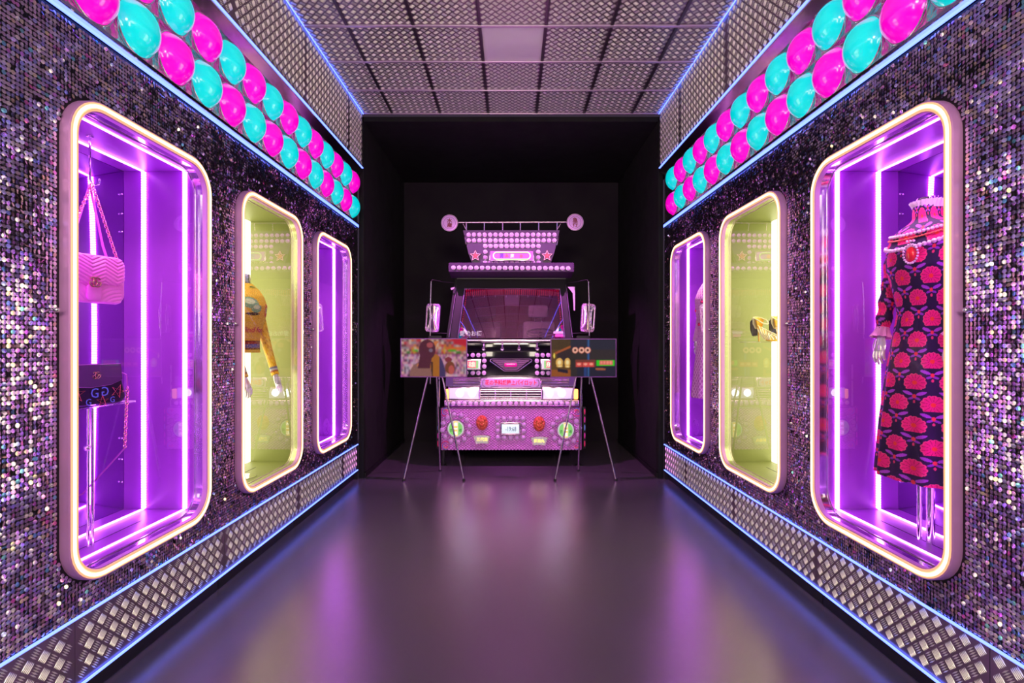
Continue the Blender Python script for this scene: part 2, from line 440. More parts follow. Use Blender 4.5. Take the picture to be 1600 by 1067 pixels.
    for j in range(-5, 3):
        a, b_ = c0+(j-1)*LWP, c0+j*LWP
        if a < -2.4 or a > YE: continue
        b2 = min(b_, YE)
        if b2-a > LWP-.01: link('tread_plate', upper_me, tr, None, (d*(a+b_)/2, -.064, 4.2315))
        else:
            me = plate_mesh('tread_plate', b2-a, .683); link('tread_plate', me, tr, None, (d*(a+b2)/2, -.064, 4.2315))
    # blue light lines
    for nm, z, w_, h_ in (('along the bottom edge of the skirting', CZ-1.563, .004, .012), ('between sequins and tread plate skirting', CZ-1.245, .006, .012),
                      ('between sequins and bubble lamps', 3.152, .012, .014), ('between bubble lamps and upper tread plates', 3.886, .068, .012),
                      ('in the corner of upper tread plates and ceiling', 4.562, .072, .010)):
        t = MB(); t.box((d*(YE-4.5), -w_-.002, z), (9.0, .010, h_), ch=.003); o = t.build('light_strip', neon_b); o.matrix_world = M
        tag(o, 'blue light strip %s, %s wall' % (nm, sn), 'light strip', 'blue light strips on the walls')

# ------------------------------------------------------------------ bubble lamp bands
mag = mat('bubble_magenta', (.90, .0, .55), .22, 0, emit=(1.0, 0.0, .62), strength=.58, coat=1.0)
cya = mat('bubble_cyan', (.0, .60, .62), .22, 0, emit=(0.0, .70, .72), strength=.62, coat=1.0)
crink = mat('crinkled_foil', (.62, .52, .60), .22, 1.0, bump=.9, bscale=26)
dome = MB(); dome.lathe([(.142, 0), (.142, -.006), (.136, -.010), (.128, -.030), (.110, -.056), (.082, -.078), (.048, -.092), (.016, -.097), (.003, -.098)], 28, Matrix.Rotation(-PI/2, 4, 'X'))
dome_me = {}
for k_, m_ in (('m', mag), ('c', cya)):
    me = dome.mesh('bubble_lamp', True); 
    # dome must bulge to -y
    me.materials.append(m_); dome_me[k_] = me
ys_ = [v.co.y for v in dome_me['m'].vertices]
if max(ys_) > .05:
    for me in dome_me.values(): me.transform(Matrix.Rotation(PI, 4, 'Z'))
rim = MB(); rim.lathe([(.146, 0), (.1475, -.006), (.143, -.010), (.138, -.008), (.138, 0)], 28, Matrix.Rotation(-PI/2, 4, 'X')); 
rim.f = rim.f[:-2]; rim_me = rim.mesh('rim', True)
if max(v.co.y for v in rim_me.vertices) > .005: rim_me.transform(Matrix.Rotation(PI, 4, 'Z'))
rim_me.materials.append(mat('clear_rim', (.75, .7, .8), .1, .8))
BP = .297
for side, sn in SIDES:
    M = frame(side, 0); d = -side; y0 = 6.34 if side < 0 else 6.20
    t = root('bubble_lamp_band', 'band of magenta and cyan bubble lamps in a foil tray, on the %s wall' % sn, 'lamp band', M=M, group='bubble lamp bands')
    q = MB(); q.box((d*(YE-4.5), .010, 3.52), (8.98, .01, .70)); q.build('foil_tray', crink, t)
    xa, xb = sorted((d*(YE-9), d*YE))
    def rail(pr):
        r_ = MB(); n = len(pr)
        r_.add([(xa, y, z) for y, z in pr]+[(xb, y, z) for y, z in pr], [tuple(range(n)), tuple(range(2*n-1, n-1, -1))]+[(i, i+n, (i+1) % n+n, (i+1) % n) for i in range(n)]); return r_
    rail([(.005, 3.160), (-.045, 3.162), (-.048, 3.176), (-.002, 3.208), (.005, 3.208)]).build('lower_rail', chrome, t, smooth=False)
    rail([(.005, 3.806), (-.010, 3.800), (-.066, 3.860), (-.066, 3.880), (.005, 3.884)]).build('upper_rail', chrome, t, smooth=False)
    for k in range(16):
        yc = y0-BP*k
        for r_ in range(2):
            cyan = ((k+r_) % 2 == 0) if side < 0 else ((k+r_) % 2 == 1)
            o = link('bubble_lamp', dome_me['c' if cyan else 'm'], t, None, (d*yc, .003, 3.352+.298*r_))
            link('rim', rim_me, o)
        q = MB(); q.box((d*(yc-BP/2), -.004, 3.505), (.004, .018, .59)); q.build('divider', chrome, t)
    q = MB(); q.box((d*3, -.004, 3.501), (7.1, .018, .004)); q.build('divider', chrome, t)

# ------------------------------------------------------------------ ceiling
ZCEIL = CZ+2.893
ce = root('ceiling', 'ceiling of square tread plate tiles in a metal grid', kind='structure', M=Matrix.Translation((0, 0, ZCEIL)))
q = MB(); q.box((0, 1.98, .09), (4.6, 9.16, .06)); q.build('slab', black, ce)
xl = [-1.484, -.884, -.284, .316, .912, 1.508]; yl = [YE-.602*k for k in range(0, 13)]
DN = Matrix.Rotation(PI/2, 4, 'X')   # plate faces -y -> faces -z
blank_m = mat('blank_panel', (.88, .78, .86), .7, 0, noise=.03)
for j in range(12):
    yc = (yl[j]+yl[j+1])/2
    for i in range(7):
        if i == 0: xc, me = xl[0]-.21, tileh_me
        elif i == 6: xc, me = xl[5]+.21, tileh_me
        else: xc, me = (xl[i-1]+xl[i])/2, tile_me
        if j == 2 and i == 3:
            q = MB(); q.box((xc, yc, .012), (.585, .585, .02), ch=.004); q.build('blank_panel', blank_m, ce); continue
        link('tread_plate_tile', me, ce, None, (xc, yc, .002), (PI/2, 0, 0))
for x in xl:
    q = MB(); q.box((x, YE-3.6, -.004), (.030, 7.22, .012), ch=.002); q.build('grid_bar', tread_dark, ce)
for y in yl:
    q = MB(); q.box((0, y, -.007), (3.94, .030, .016), ch=.003); q.build('cross_bar', mat('cross_bar_metal', (.80, .62, .82), .30, .6), ce)

# ------------------------------------------------------------------ dark recess
q = MB(); q.box((0, 9.13, 2.25), (5.2, .06, 4.6)); tag(q.build('wall_back', mat('recess_back', (.012, .004, .016), .85, noise=.25, nscale=2)), 'dark back wall behind the decorated truck', kind='structure')
for side, sn in SIDES:
    q = MB(); q.box((side*1.885, 7.86, 2.25), (.06, 2.5, 4.6), ch=.004); tag(q.build('wall_recess_'+sn, blackwall), 'black side wall of the truck recess, %s' % sn, kind='structure')
    q = MB(); q.box((side*1.845, 7.85, .03), (.012, 2.45, .06), ch=.003); tag(q.build('trim_3' if side < 0 else 'trim_4', black), 'thin black trim at the foot of the recess wall, %s' % sn, kind='structure')
q = MB(); q.box((0, 7.86, 4.52), (5.2, 2.5, .06)); tag(q.build('ceiling_recess', blackwall), 'black ceiling over the decorated truck', kind='structure')
# room behind the visitor
q = MB(); q.box((0, -2.75, 2.28), (4.6, .06, 4.7)); tag(q.build('wall_front', mat('gallery_wall', (.35, .28, .36), .8, noise=.1)), 'wall behind the visitor', kind='structure')
# ------------------------------------------------------------------ display cases
DEP = .62
def disp_case(side, k, kind, label):
    c = root('display_case', label, 'display case', M=frame(side, CASEY[k]), group='rounded display cases in the sequin walls')
    pm = case_purple if kind == 'purple' else case_green
    T = MB(); rrloft(T, [(.050, -.012), (.050, -.042), (.046, -.046), (.004, -.046), (0, -.042), (0, .004)], HW, HH, .20, 9, ZC); T.build('frame', frame_m, c)
    T = MB(); rrloft(T, [(.047, -.044), (.044, -.0495), (.034, -.051), (.031, -.045), (.016, -.045), (.013, -.051), (.008, -.0495), (.005, -.044)], HW, HH, .20, 9, ZC); T.build('diffuser', cream, c)
    T = MB(); prof = [(.0235+.0072*math.cos(a), -.047-.0085*math.sin(a)) for a in [PI*i/6 for i in range(7)]]
    rrloft(T, prof+[(.0163, -.044), (.0307, -.044)], HW, HH, .20, 9, ZC, closed=True); T.build('neon_ring', neon_w, c)
    T = MB(); rrloft(T, [(.050, -.014), (.051, .030), (.056, .031), (.056, .036), (.02, .036)], HW, HH, .20, 9, ZC); T.build('reveal', chrome if kind == 'purple' else mat('reveal_green', (.6, .62, .35), .25, .8), c)
    T = MB(); T.v = [(x, 0.0, z) for x, z in rr(HW-.05, HH-.05, .15, 9, 0, ZC)]; T.f = [tuple(range(len(T.v)))]; T.build('glass_pane', pane, c, smooth=False, recalc=False)
    z0, z1 = CZ-1.097, CZ+1.157; X = .655; y0 = .055; yb = DEP if kind == 'purple' else .50
    ym = (y0+yb)/2
    for s_ in (-1, 1):
        T = MB(); T.box((s_*(X+.008), ym, (z0+z1)/2), (.016, yb-y0, z1-z0), ch=.003); T.build('side_panel', pm, c)
    T = MB(); T.box((0, ym, z1+.008), (2*X+.03, yb-y0, .016), ch=.003); T.build('top_panel', pm, c)
    T = MB(); T.box((0, ym, z0-.008), (2*X+.03, yb-y0, .016), ch=.003)
    T.build('floor_panel', pm, c)
    for yy in (.105, .335):
        T = MB(); T.box((0, yy, z0+.0008), (.85, .005, .0012)); T.build('slot', black, c)
    if kind == 'purple':
        T = MB(); T.box((0, yb+.008, (z0+z1)/2), (2*X+.03, .016, z1-z0), ch=.002); T.build('mirror_back', mirror, c)
        for z in (CZ+1.0, CZ+.87, CZ+.75, CZ-.62, CZ-.76, CZ-.91):
            for s_ in (-1, 1):
                T = MB(); T.ball((s_*(X-.02), yb-.004, z), .007, 8, 5); T.build('mirror_clip', chrome, c)
        for yy in (.205, .482):
            for s_ in (-1, 1):
                T = MB(); T.box((s_*(X-.004), yy, (z0+z1)/2), (.007, .028, z1-z0-.012), ch=.002)
                T.build('light_strip', led, c)
            for z in (z0+.004, z1-.004):
                T = MB(); T.box((0, yy, z), (2*X-.012, .013, .007), ch=.002); T.build('light_strip', led_core, c)
    else:
        T = MB(); T.box((0, yb+.01, (z0+z1)/2), (2*X, .02, z1-z0), ch=.003); T.build('lightbox', green_light, c)
    for yy, xx in ((.12, -.3), (.12, 0), (.12, .3)):
        T = MB(); T.lathe([(.011, 0), (.011, .004), (.004, .006)], 10, Matrix.Translation((xx, yy, z1-.001)) @ Matrix.Rotation(PI, 4, 'X')); T.build('spot', chrome, c)
        p_ = c.matrix_world @ Vector((xx, yy+.01, z1-.012)); q_ = c.matrix_world @ Vector((xx*.3, .42, 1.4))
        spot('case_downlight', p_, q_, 14 if kind == 'purple' else 8, (1, .50, .92) if kind == 'purple' else (1, .95, .75), 110, .8, .012)
    s2_ = -1 if side < 0 else 1
    T = MB(); T.tube([(s2_*.575, -.004, 1.83), (s2_*.575, -.022, 1.83)], .004, 8); T.ball((s2_*.575, -.026, 1.83), .011, 10, 6); T.build('knob', chrome, c)
    return c
lab = {(-1, 0): ('purple', 'large near display case with two handbags, lined with purple light strips, left wall'),
       (-1, 1): ('green', 'olive lit display case holding the yellow sequin top, middle of left wall'),
       (-1, 2): ('purple', 'empty purple display case at the far end of the left wall'),
       (1, 0): ('purple', 'large near display case with the floral dress, purple light strips, right wall'),
       (1, 1): ('green', 'olive lit display case holding gold sandals, middle of right wall'),
       (1, 2): ('purple', 'purple display case with pink lace dress, far end of right wall')}
CASE = {}
for (sd, k), (kd, lb) in lab.items(): CASE[sd, k] = disp_case(sd, k, kd, lb)
# small screws on the sequin walls
# ------------------------------------------------------------------ clothes and bags
def colored(mb): mb.c = []; return mb
cloth_attr = mat('printed_velvet', (.5, .5, .5), .75, attr='col')
gold_attr = mat('sequin_knit', (.5, .5, .5), .38, .25, attr='col', bump=.5, bscale=420)
porcelain = mat('mannequin_gloss', (.80, .74, .80), .12, .35, coat=.8)
chrome_neck = mat('mannequin_mirror', (.85, .8, .88), .08, 1.0)
def floral(s, z):
    """colour of the printed flowers at arc length s and height z (numpy)"""
    px, pz = .1571, .225
    k_ = 1/1.18
    col = np.empty(s.shape+(3,)); col[:] = s2l((34, 8, 58))
    for half in (0, 1):
        u = (s/px+half*.5); i = np.round(u); du = (u-i)*px*k_
        v = (z/pz+half*.5); j = np.round(v); dv = (v-j)*pz*k_
        dv2 = dv-.014
        r = np.hypot(du, dv2*1.08); th = np.arctan2(dv2, du)
        R = .041+.0042*np.abs(np.cos(6.5*th)); fl = (r < R) & (dv2 > -.030)
        pet = np.abs(np.sin(6.5*th)) < .20
        col[fl] = s2l((250, 25, 125)); col[fl & pet & (r > .010)] = s2l((170, 8, 62)); col[fl & (r > R-.004)] = s2l((255, 80, 130))
        col[fl & (r < .010)] = s2l((255, 70, 40))
        for sg in (-1, 1):
            a = du*sg-.026; b_ = dv+.036-(du*sg-.02)*.35
            col[(a/.019)**2+(b_/.0075)**2 < 1] = s2l((178, 70, 205))
            a = du*sg-.012; b_ = dv+.056+(du*sg-.01)*.3
            col[(a/.012)**2+(b_/.0055)**2 < 1] = s2l((150, 50, 190))
        col[(du/.008)**2+((dv+.047)/.009)**2 < 1] = s2l((250, 60, 70))
        col[(du/.005)**2+((dv+.071)/.007)**2 < 1] = s2l((235, 60, 110))
    return col
def body_loft(axis, prof, nth, nz, yaw, pleat, colfn, name, m, parent):
    """prof rows: (z, half width, half depth, forward shift); local forward is -y before yaw"""
    zs = np.linspace(prof[0][0], prof[-1][0], nz); pz = [p[0] for p in prof]
    A = np.interp(zs, pz, [p[1] for p in prof]); B = np.interp(zs, pz, [p[2] for p in prof]); SF = np.interp(zs, pz, [p[3] for p in prof])
    for arr in (A, B, SF):
        kk = np.ones(7)/7; e = np.pad(arr, 3, mode='edge'); arr[:] = np.convolve(e, kk, mode='valid')
    th = np.linspace(0, 2*PI, nth, endpoint=False)
    TH, ZZ = np.meshgrid(th, zs); AA = A[:, None]; BB = B[:, None]
    f = pleat(TH, ZZ)
    X = AA*np.cos(TH)*(1+f); Y = BB*np.sin(TH)*(1+f)+SF[:, None]
    cy_, sy_ = math.cos(yaw), math.sin(yaw)
    WX = axis[0]+X*cy_-Y*sy_; WY = axis[1]+X*sy_+Y*cy_
    per = .19*2*PI
    V = np.stack([WX, WY, ZZ], -1).reshape(-1, 3); C = colfn(TH, ZZ, X, Y).reshape(-1, 3)
    mb = MB(); mb.v = [tuple(p) for p in V]; mb.c = C
    i = np.arange(nz-1)[:, None]*nth; j = np.arange(nth)[None]; j2 = (j+1) % nth
    mb.f = [tuple(q) for q in np.stack([i+j, i+j2, i+nth+j2, i+nth+j], -1).reshape(-1, 4).tolist()]
    return mb.build(name, m, parent, world=True, smooth=True, recalc=False), (A, B, SF, zs)
def hand_mb(mb, wrist, dirv, side=1, size=.17, palm_n=None):
    """relaxed hand: palm and five unequal bent fingers hanging along dirv"""
    d_ = Vector(dirv).normalized(); n_ = Vector(palm_n or (1, 0, 0)); n_ = (n_-d_*n_.dot(d_)).normalized(); s_ = d_.cross(n_)*side
    w = Vector(wrist); k = size/.18
    rings = []
    for t, a, b_ in ((0, .024, .018), (.02, .027, .017), (.05, .038, .015), (.085, .041, .013), (.095, .036, .010)):
        c = w+d_*t*k; rings.append([c+s_*math.cos(q)*a*k+n_*math.sin(q)*b_*k for q in [2*PI*i/12 for i in range(12)]])
    mb.loft(rings, capa=True, capb=True)
    for i, (o_, l) in enumerate(((-.029, .072), (-.010, .082), (.010, .077), (.028, .060))):
        b0 = w+d_*.086*k+s_*o_*k; sp = s_*o_*.35
        p1 = b0+(d_*l*.45+sp*.3)*k; p2 = p1+(d_*l*.32-n_*l*.10+sp*.1)*k; p3 = p2+(d_*l*.23-n_*l*.16)*k
        mb.tube([b0-d_*.012*k, b0, p1, p2, p3], [.009*k, .009*k, .0085*k, .0075*k, .005*k], 8)
    b0 = w+d_*.030*k-s_*.030*k
    mb.tube([b0+s_*.014*k, b0, b0+(d_*.030-s_*.016-n_*.006)*k, b0+(d_*.055-s_*.020-n_*.012)*k], [.012*k, .011*k, .010*k, .006*k], 8)

# --- floral dress on its mannequin, right wall
AX = (2.30, 2.89); YAW = -PI/2+.12      # front (-y rotated) faces -x
r_ = root('floral_dress', 'dark velvet dress printed with pink flowers, pearl collar and brooch, on a headless mannequin', 'dress', M=Matrix.Translation((AX[0], AX[1], .583)))
prof = [(.945, .275, .205, -.01), (1.25, .245, .19, -.01), (1.55, .205, .17, -.005), (1.75, .172, .145, 0), (1.86, .155, .128, 0), (1.98, .172, .140, -.01), (2.10, .200, .155, -.02),
        (2.20, .215, .150, -.015), (2.29, .207, .125, -.005), (2.33, .165, .10, 0), (2.355, .10, .080, 0), (2.37, .072, .068, -.005), (2.44, .066, .064, -.01)]
def pleat(TH, Z):
    k = np.clip((1.86-Z)/.9, 0, 1); g = np.clip((Z-1.66)/.2, 0, 1)*(Z < 1.88)
    return k*(.040*np.cos(13*TH+.6)+.02*np.cos(7*TH+1))+.010*g*np.cos(40*TH)*(np.sin(TH) < 0)
def dcol(TH, Z, X, Y):
    c = floral(TH*.20, Z)
    return c
ob, prm = body_loft(AX, prof, 520, 560, YAW, pleat, dcol, 'dress_body', cloth_attr, r_)
def local_dir(yaw, x, y): return Vector((x*math.cos(yaw)-y*math.sin(yaw), x*math.sin(yaw)+y*math.cos(yaw), 0))
axv = Vector((AX[0], AX[1], 0))
for sg in (-1, 1):
    rt = local_dir(YAW, 1, 0)*sg; fw = local_dir(YAW, 0, -1)
    sh = axv+rt*.19+Vector((0, 0, 2.25)); el = axv+rt*.238+fw*.02+Vector((0, 0, 1.98)); wr = axv+rt*.232+fw*.07+Vector((0, 0, 1.77))
    n = 60; nn = 64; rings = []; cols = []
    pts = []
    for i in range(n):
        t = i/(n-1); p = (1-t)**2*sh+2*t*(1-t)*(el+rt*.012)+t*t*wr; pts.append(p)
    mb = MB(); rad = [(.062-.012*min(1, i/(n*.35))-.012*i/n+(.004*math.cos(i*.5))) for i in range(n)]
    mb.tube(pts, rad, nn, cap=False)
    mb.c = floral(np.tile(np.arange(nn)*2*PI*.05/nn, n), np.repeat([p.z for p in pts], nn)+.05)
    mb.build('sleeve', cloth_attr, r_, world=True, smooth=True, recalc=False)
    d_ = (pts[-1]-pts[-4]).normalized(); mb = MB()
    nf = 40; rings = []
    for k_, (t, q) in enumerate(((-.01, .036), (.02, .040), (.05, .052))):
        c = wr+d_*t; a = d_.cross(rt).normalized(); b_ = d_.cross(a)
        rings.append([c+(a*math.cos(2*PI*i/nf)+b_*math.sin(2*PI*i/nf))*(q*(1+.10*k_*math.cos(10*2*PI*i/nf))) for i in range(nf)])
    mb.loft(rings); mb.build('lace_cuff', mat('pink_lace', (.85, .35, .65), .6), r_, world=True)
    mb = MB(); hand_mb(mb, wr+d_*.03, d_, sg, .19, fw); mb.build('hand', porcelain, r_, world=True)
# neck, collar trim, pearls, brooch, stand
mb = MB(); mb.lathe([(.064, 2.40), (.060, 2.44), (.058, 2.475), (.054, 2.487), (.02, 2.489)], 40, Matrix.Translation((AX[0], AX[1], 0))); mb.build('neck', chrome_neck, r_, world=True)
mb = MB(); nf = 90; rings = []
for k_, (z, r) in enumerate(((2.425, .070), (2.445, .074), (2.468, .082))):
    rings.append([Vector((AX[0]+r*(1+.05*k_*math.cos(24*2*PI*i/nf))*math.cos(2*PI*i/nf), AX[1]+r*(1+.05*k_*math.cos(24*2*PI*i/nf))*math.sin(2*PI*i/nf), z)) for i in range(nf)])
mb.loft(rings); mb.build('lace_collar', mat('white_lace', (.85, .7, .82), .6), r_, world=True)
A_, B_, S_, Z_ = prm
def on_body(th, z, off=.0):
    a, b_, sf = np.interp(z, Z_, A_), np.interp(z, Z_, B_), np.interp(z, Z_, S_)
    f = float(pleat(np.array(th), np.array(z)))
    x = (a*(1+f)+off)*math.cos(th); y = (b_*(1+f)+off)*math.sin(th)+sf
    return axv+local_dir(YAW, x, y)+Vector((0, 0, z))
pearl = mat('pearl', (.92, .66, .80), .18, coat=1.0)
for zb, amp, rr_, nm in ((2.315, .035, .0085, 'pearl_row'), (2.255, .055, .0105, 'pearl_row')):
    mb = MB(); nb = 62
    for i in range(nb):
        th = 2*PI*i/nb; z = zb-amp*max(0, -math.sin(th))**1.5+.02*max(0, math.sin(th)); p = on_body(th, z, .008)
        mb.ball(p, rr_*(1+.25*random.random()), 8, 5)
    mb.build(nm, pearl, r_, world=True)['kind'] = 'stuff'
mb = MB()
for i in range(90):
    th = 2*PI*i/90; mb.ball(on_body(th, 2.295-.04*max(0, -math.sin(th))**1.5, .004), .006+.003*random.random(), 6, 4, (1, 1, .7))
mb.build('sequin_yoke', mat('coral_bead', (.85, .18, .12), .3, coat=.5), r_, world=True)['kind'] = 'stuff'
mb = MB(); bc = on_body(-PI/2+.30, 2.165, .012); fwv = (bc-Vector((AX[0], AX[1], 2.165))).normalized(); rv_ = fwv.cross(Vector((0, 0, 1)))
TB = Matrix((( rv_.x, 0, fwv.x, bc.x), (rv_.y, 0, fwv.y, bc.y), (0, 1, 0, bc.z), (0, 0, 0, 1)))
mb.lathe([(.001, .012), (.016, .010), (.024, .004), (.026, 0)], 18, TB, 1, 1.5); mb.build('brooch_stone', mat('red_stone', (.9, .02, .03), .1, coat=1), r_, world=True)
mb = MB()
for i in range(20):
    a = 2*PI*i/20; mb.ball(TB @ Vector((.034*math.cos(a), .050*math.sin(a), .004)), .0065, 8, 5)
for i in range(3): mb.ball(TB @ Vector((.016*(i-1), .068, .004)), .007, 8, 5)
mb.build('brooch_pearls', pearl, r_, world=True)['kind'] = 'stuff'
mb = MB(); mb.tube([(AX[0]+.01, AX[1], .585), (AX[0]+.01, AX[1], 1.2)], .020, 16); mb.tube([(AX[0]-.035, AX[1]+.02, .60), (AX[0]-.035, AX[1]+.02, 1.2)], .012, 14)
mb.build('stand_pole', chrome_neck, r_, world=True)

# --- yellow sequin top, left wall middle case
AX2 = (-2.22, 4.345); YAW2 = PI/2-.15
r2 = root('sequin_top', 'yellow sequin sweater with red lettering on a headless mannequin torso in the olive case', 'sweater', M=Matrix.Translation((AX2[0], AX2[1], .583)))
prof2 = [(1.615, .150, .118, 0), (1.70, .148, .115, 0), (1.80, .158, .125, -.005), (1.92, .178, .150, -.02), (2.00, .182, .155, -.025), (2.08, .185, .135, -.01), (2.14, .165, .10, 0), (2.17, .11, .08, 0), (2.185, .075, .066, 0)]
def ycol(TH, Z, X, Y):
    c = np.empty(TH.shape+(3,)); r = np.random.default_rng(5).random(TH.shape)
    c[:] = s2l((232, 168, 20)); c[r > .6] = s2l((250, 200, 60)); c[r > .85] = s2l((190, 110, 15)); c[r > .96] = s2l((255, 235, 150))
    def put(m_, k): c[m_ & (r < .9)] = s2l(k)
    put((Z > 1.640) & (Z < 1.655), (60, 15, 15)); put((Z > 1.655) & (Z < 1.685), (25, 70, 170)); put((Z > 1.685) & (Z < 1.705), (120, 20, 20)); put((Z > 1.705) & (Z < 1.715), (40, 20, 20))
    t = TH+PI/2
    t = (t+PI) % (2*PI)-PI
    for (t0, z0, a, b_) in ((-.62, 2.02, .42, .045), (-.35, 1.975, .28, .035)):
        put(((t-t0)/a)**2+((Z-z0)/b_)**2 < 1, (125, 165, 150))
        put(((t-t0)/(a*.6))**2+((Z-z0-.01)/(b_*.5))**2 < 1, (215, 220, 200))
    put(((t+.5)/.35)**2+((Z-1.93)/.012)**2 < 1, (40, 20, 15))
    put((np.abs(t-.42) < .20+(.02-np.abs(Z-1.965))*1.5) & (np.abs(Z-1.965) < .052), (200, 30, 25))
    put(((t-.42)/.11)**2+((Z-1.965)/.026)**2 < 1, (235, 225, 210)); put(((t-.42)/.05)**2+((Z-1.965)/.014)**2 < 1, (25, 20, 40))
    return c
ob2, prm2 = body_loft(AX2, prof2, 300, 200, YAW2, lambda T_, Z: .004*np.cos(30*T_)*(Z < 1.72), ycol, 'knit_body', gold_attr, r2)
ax2 = Vector((AX2[0], AX2[1], 0))
for sg in (-1, 1):
    rt = local_dir(YAW2, 1, 0)*sg; fw = local_dir(YAW2, 0, -1)
    sh = ax2+rt*.150+Vector((0, 0, 2.10)); el = ax2+rt*.225+fw*.03+Vector((0, 0, 1.78)); wr = ax2+rt*.205+fw*.16+Vector((0, 0, 1.42))
    n = 50; pts = [(1-i/(n-1))**2*sh+2*(i/(n-1))*(1-i/(n-1))*el+(i/(n-1))**2*wr for i in range(n)]
    mb = MB(); nn = 36; mb.tube(pts, [.052-.020*min(1, i/n*1.2) for i in range(n)], nn, cap=False)
    zz = np.repeat([p.z for p in pts], nn); rc = np.random.default_rng(9).random(len(zz)); cc = np.empty((len(zz), 3)); cc[:] = s2l((240, 180, 25)); cc[rc > .6] = s2l((250, 205, 70)); cc[rc > .88] = s2l((190, 110, 15))
    cc[(zz < 1.485) & (zz > 1.468)] = s2l((40, 70, 150)); cc[(zz < 1.468) & (zz > 1.455)] = s2l((190, 190, 200)); cc[(zz < 1.455) & (zz > 1.445)] = s2l((150, 25, 20))
    mb.c = cc; mb.build('sleeve', gold_attr, r2, world=True, smooth=True, recalc=False)
    d_ = (pts[-1]-pts[-5]).normalized(); mb = MB(); hand_mb(mb, wr-d_*.01, d_, sg, .185, fw); mb.build('hand', porcelain, r2, world=True)
mb = MB(); mb.lathe([(.10, 2.15), (.072, 2.175), (.058, 2.20), (.055, 2.25), (.054, 2.262), (.02, 2.266)], 28, Matrix.Translation((AX2[0], AX2[1], 0))); mb.build('neck', chrome_neck, r2, world=True)
mb = MB(); mb.tube([ax2+Vector((0, 0, .585)), ax2+Vector((0, 0, 1.66))], .014, 14); mb.lathe([(.10, .584), (.10, .590), (.03, .596)], 28, Matrix.Translation((AX2[0], AX2[1], 0))); mb.build('stand_pole', chrome, r2, world=True)
def wrap_text(s_, size, z, th0, axis, yaw, prm_, m, parent, off=.003):
    me = text_mesh(s_, size, .0008, .0006); n = len(me.vertices); a = np.zeros(n*3); me.vertices.foreach_get('co', a); a = a.reshape(-1, 3)
    A_, B_, S_, Z_ = prm_; out = []
    for x, y, q in a:
        zz = z+y; aa, bb, sf = np.interp(zz, Z_, A_), np.interp(zz, Z_, B_), np.interp(zz, Z_, S_); th = th0+x/((aa+bb)/2)
        v = Vector((axis[0], axis[1], zz))+local_dir(yaw, (aa+off+q)*math.cos(th), (bb+off+q)*math.sin(th)+sf); out += list(v)
    me.vertices.foreach_set('co', out); me.materials.clear(); me.materials.append(m); bpy.context.view_layer.update(); me.transform(parent.matrix_world.inverted()); return link('lettering', me, parent)
wrap_text('blind for love', .062, 1.80, -PI/2+.12, AX2, YAW2, prm2, mat('red_thread', (.60, .02, .05), .5), r2)

# --- pink lace dress, far case of right wall
AX3 = (2.17, 5.72); r3 = root('lace_dress', 'pale pink lace dress with red beads, half hidden in the far right case', 'dress', M=Matrix.Translation((AX3[0], AX3[1], .583)))
prof3 = [(1.105, .225, .19, 0), (1.4, .195, .165, 0), (1.75, .150, .125, 0), (1.9, .145, .12, 0), (2.05, .172, .14, -.01), (2.18, .185, .14, -.01), (2.28, .17, .11, 0), (2.34, .10, .08, 0), (2.37, .068, .064, 0), (2.42, .062, .06, 0)]
def lcol(TH, Z, X, Y):
    c = np.empty(TH.shape+(3,)); c[:] = s2l((205, 120, 190)); s_ = TH*.2
    g = (np.abs(((s_/.045+Z/.06) % 1)-.5) < .13) | (np.abs(((s_/.045-Z/.06) % 1)-.5) < .13)
    c[g] = s2l((250, 205, 235)); up = Z > 2.22; c[up & g] = s2l((255, 235, 215)); return c
ob3, prm3 = body_loft(AX3, prof3, 220, 260, -PI/2+.1, lambda T_, Z: .03*np.clip((1.8-Z)/.7, 0, 1)*np.cos(11*T_), lcol, 'dress_body', cloth_attr, r3)
mb = MB(); A_, B_, S_, Z_ = prm3; ax3 = Vector((AX3[0], AX3[1], 0))
for th, z in ((-PI/2+.45, 2.14), (-PI/2+.75, 1.95), (-PI/2+.80, 1.72), (-PI/2-.2, 2.05), (-PI/2, 1.9)):
    a, b_ = np.interp(z, Z_, A_), np.interp(z, Z_, B_); mb.ball(ax3+local_dir(-PI/2+.1, (a+.006)*math.cos(th), (b_+.006)*math.sin(th))+Vector((0, 0, z)), .017, 10, 6)
mb.build('red_beads', mat('red_bead', (.75, .02, .12), .3), r3, world=True)
for sg in (-1, 1):
    rt = local_dir(-PI/2+.1, 1, 0)*sg; fw = local_dir(-PI/2+.1, 0, -1)
    mb = MB(); pts = [ax3+rt*.16+Vector((0, 0, 2.26)), ax3+rt*.205+Vector((0, 0, 2.1)), ax3+rt*.215+fw*.02+Vector((0, 0, 1.9)), ax3+rt*.215+fw*.06+Vector((0, 0, 1.72))]
    mb.tube(pts, [.05, .045, .04, .036], 16); mb.build('sleeve', mat('pink_lace_sleeve', (.75, .40, .68), .6, noise=.4, nscale=60), r3, world=True)
    mb = MB(); hand_mb(mb, pts[-1], (0, 0, -1), sg, .18, fw); mb.build('hand', porcelain, r3, world=True)
mb = MB(); mb.tube([ax3+Vector((0, 0, .585)), ax3+Vector((0, 0, 1.3))], .016, 12); mb.build('stand_pole', chrome, r3, world=True)
mb = MB(); mb.lathe([(.06, 2.40), (.056, 2.46), (.05, 2.475), (.02, 2.477)], 24, Matrix.Translation((AX3[0], AX3[1], 0))); mb.build('neck', chrome_neck, r3, world=True)

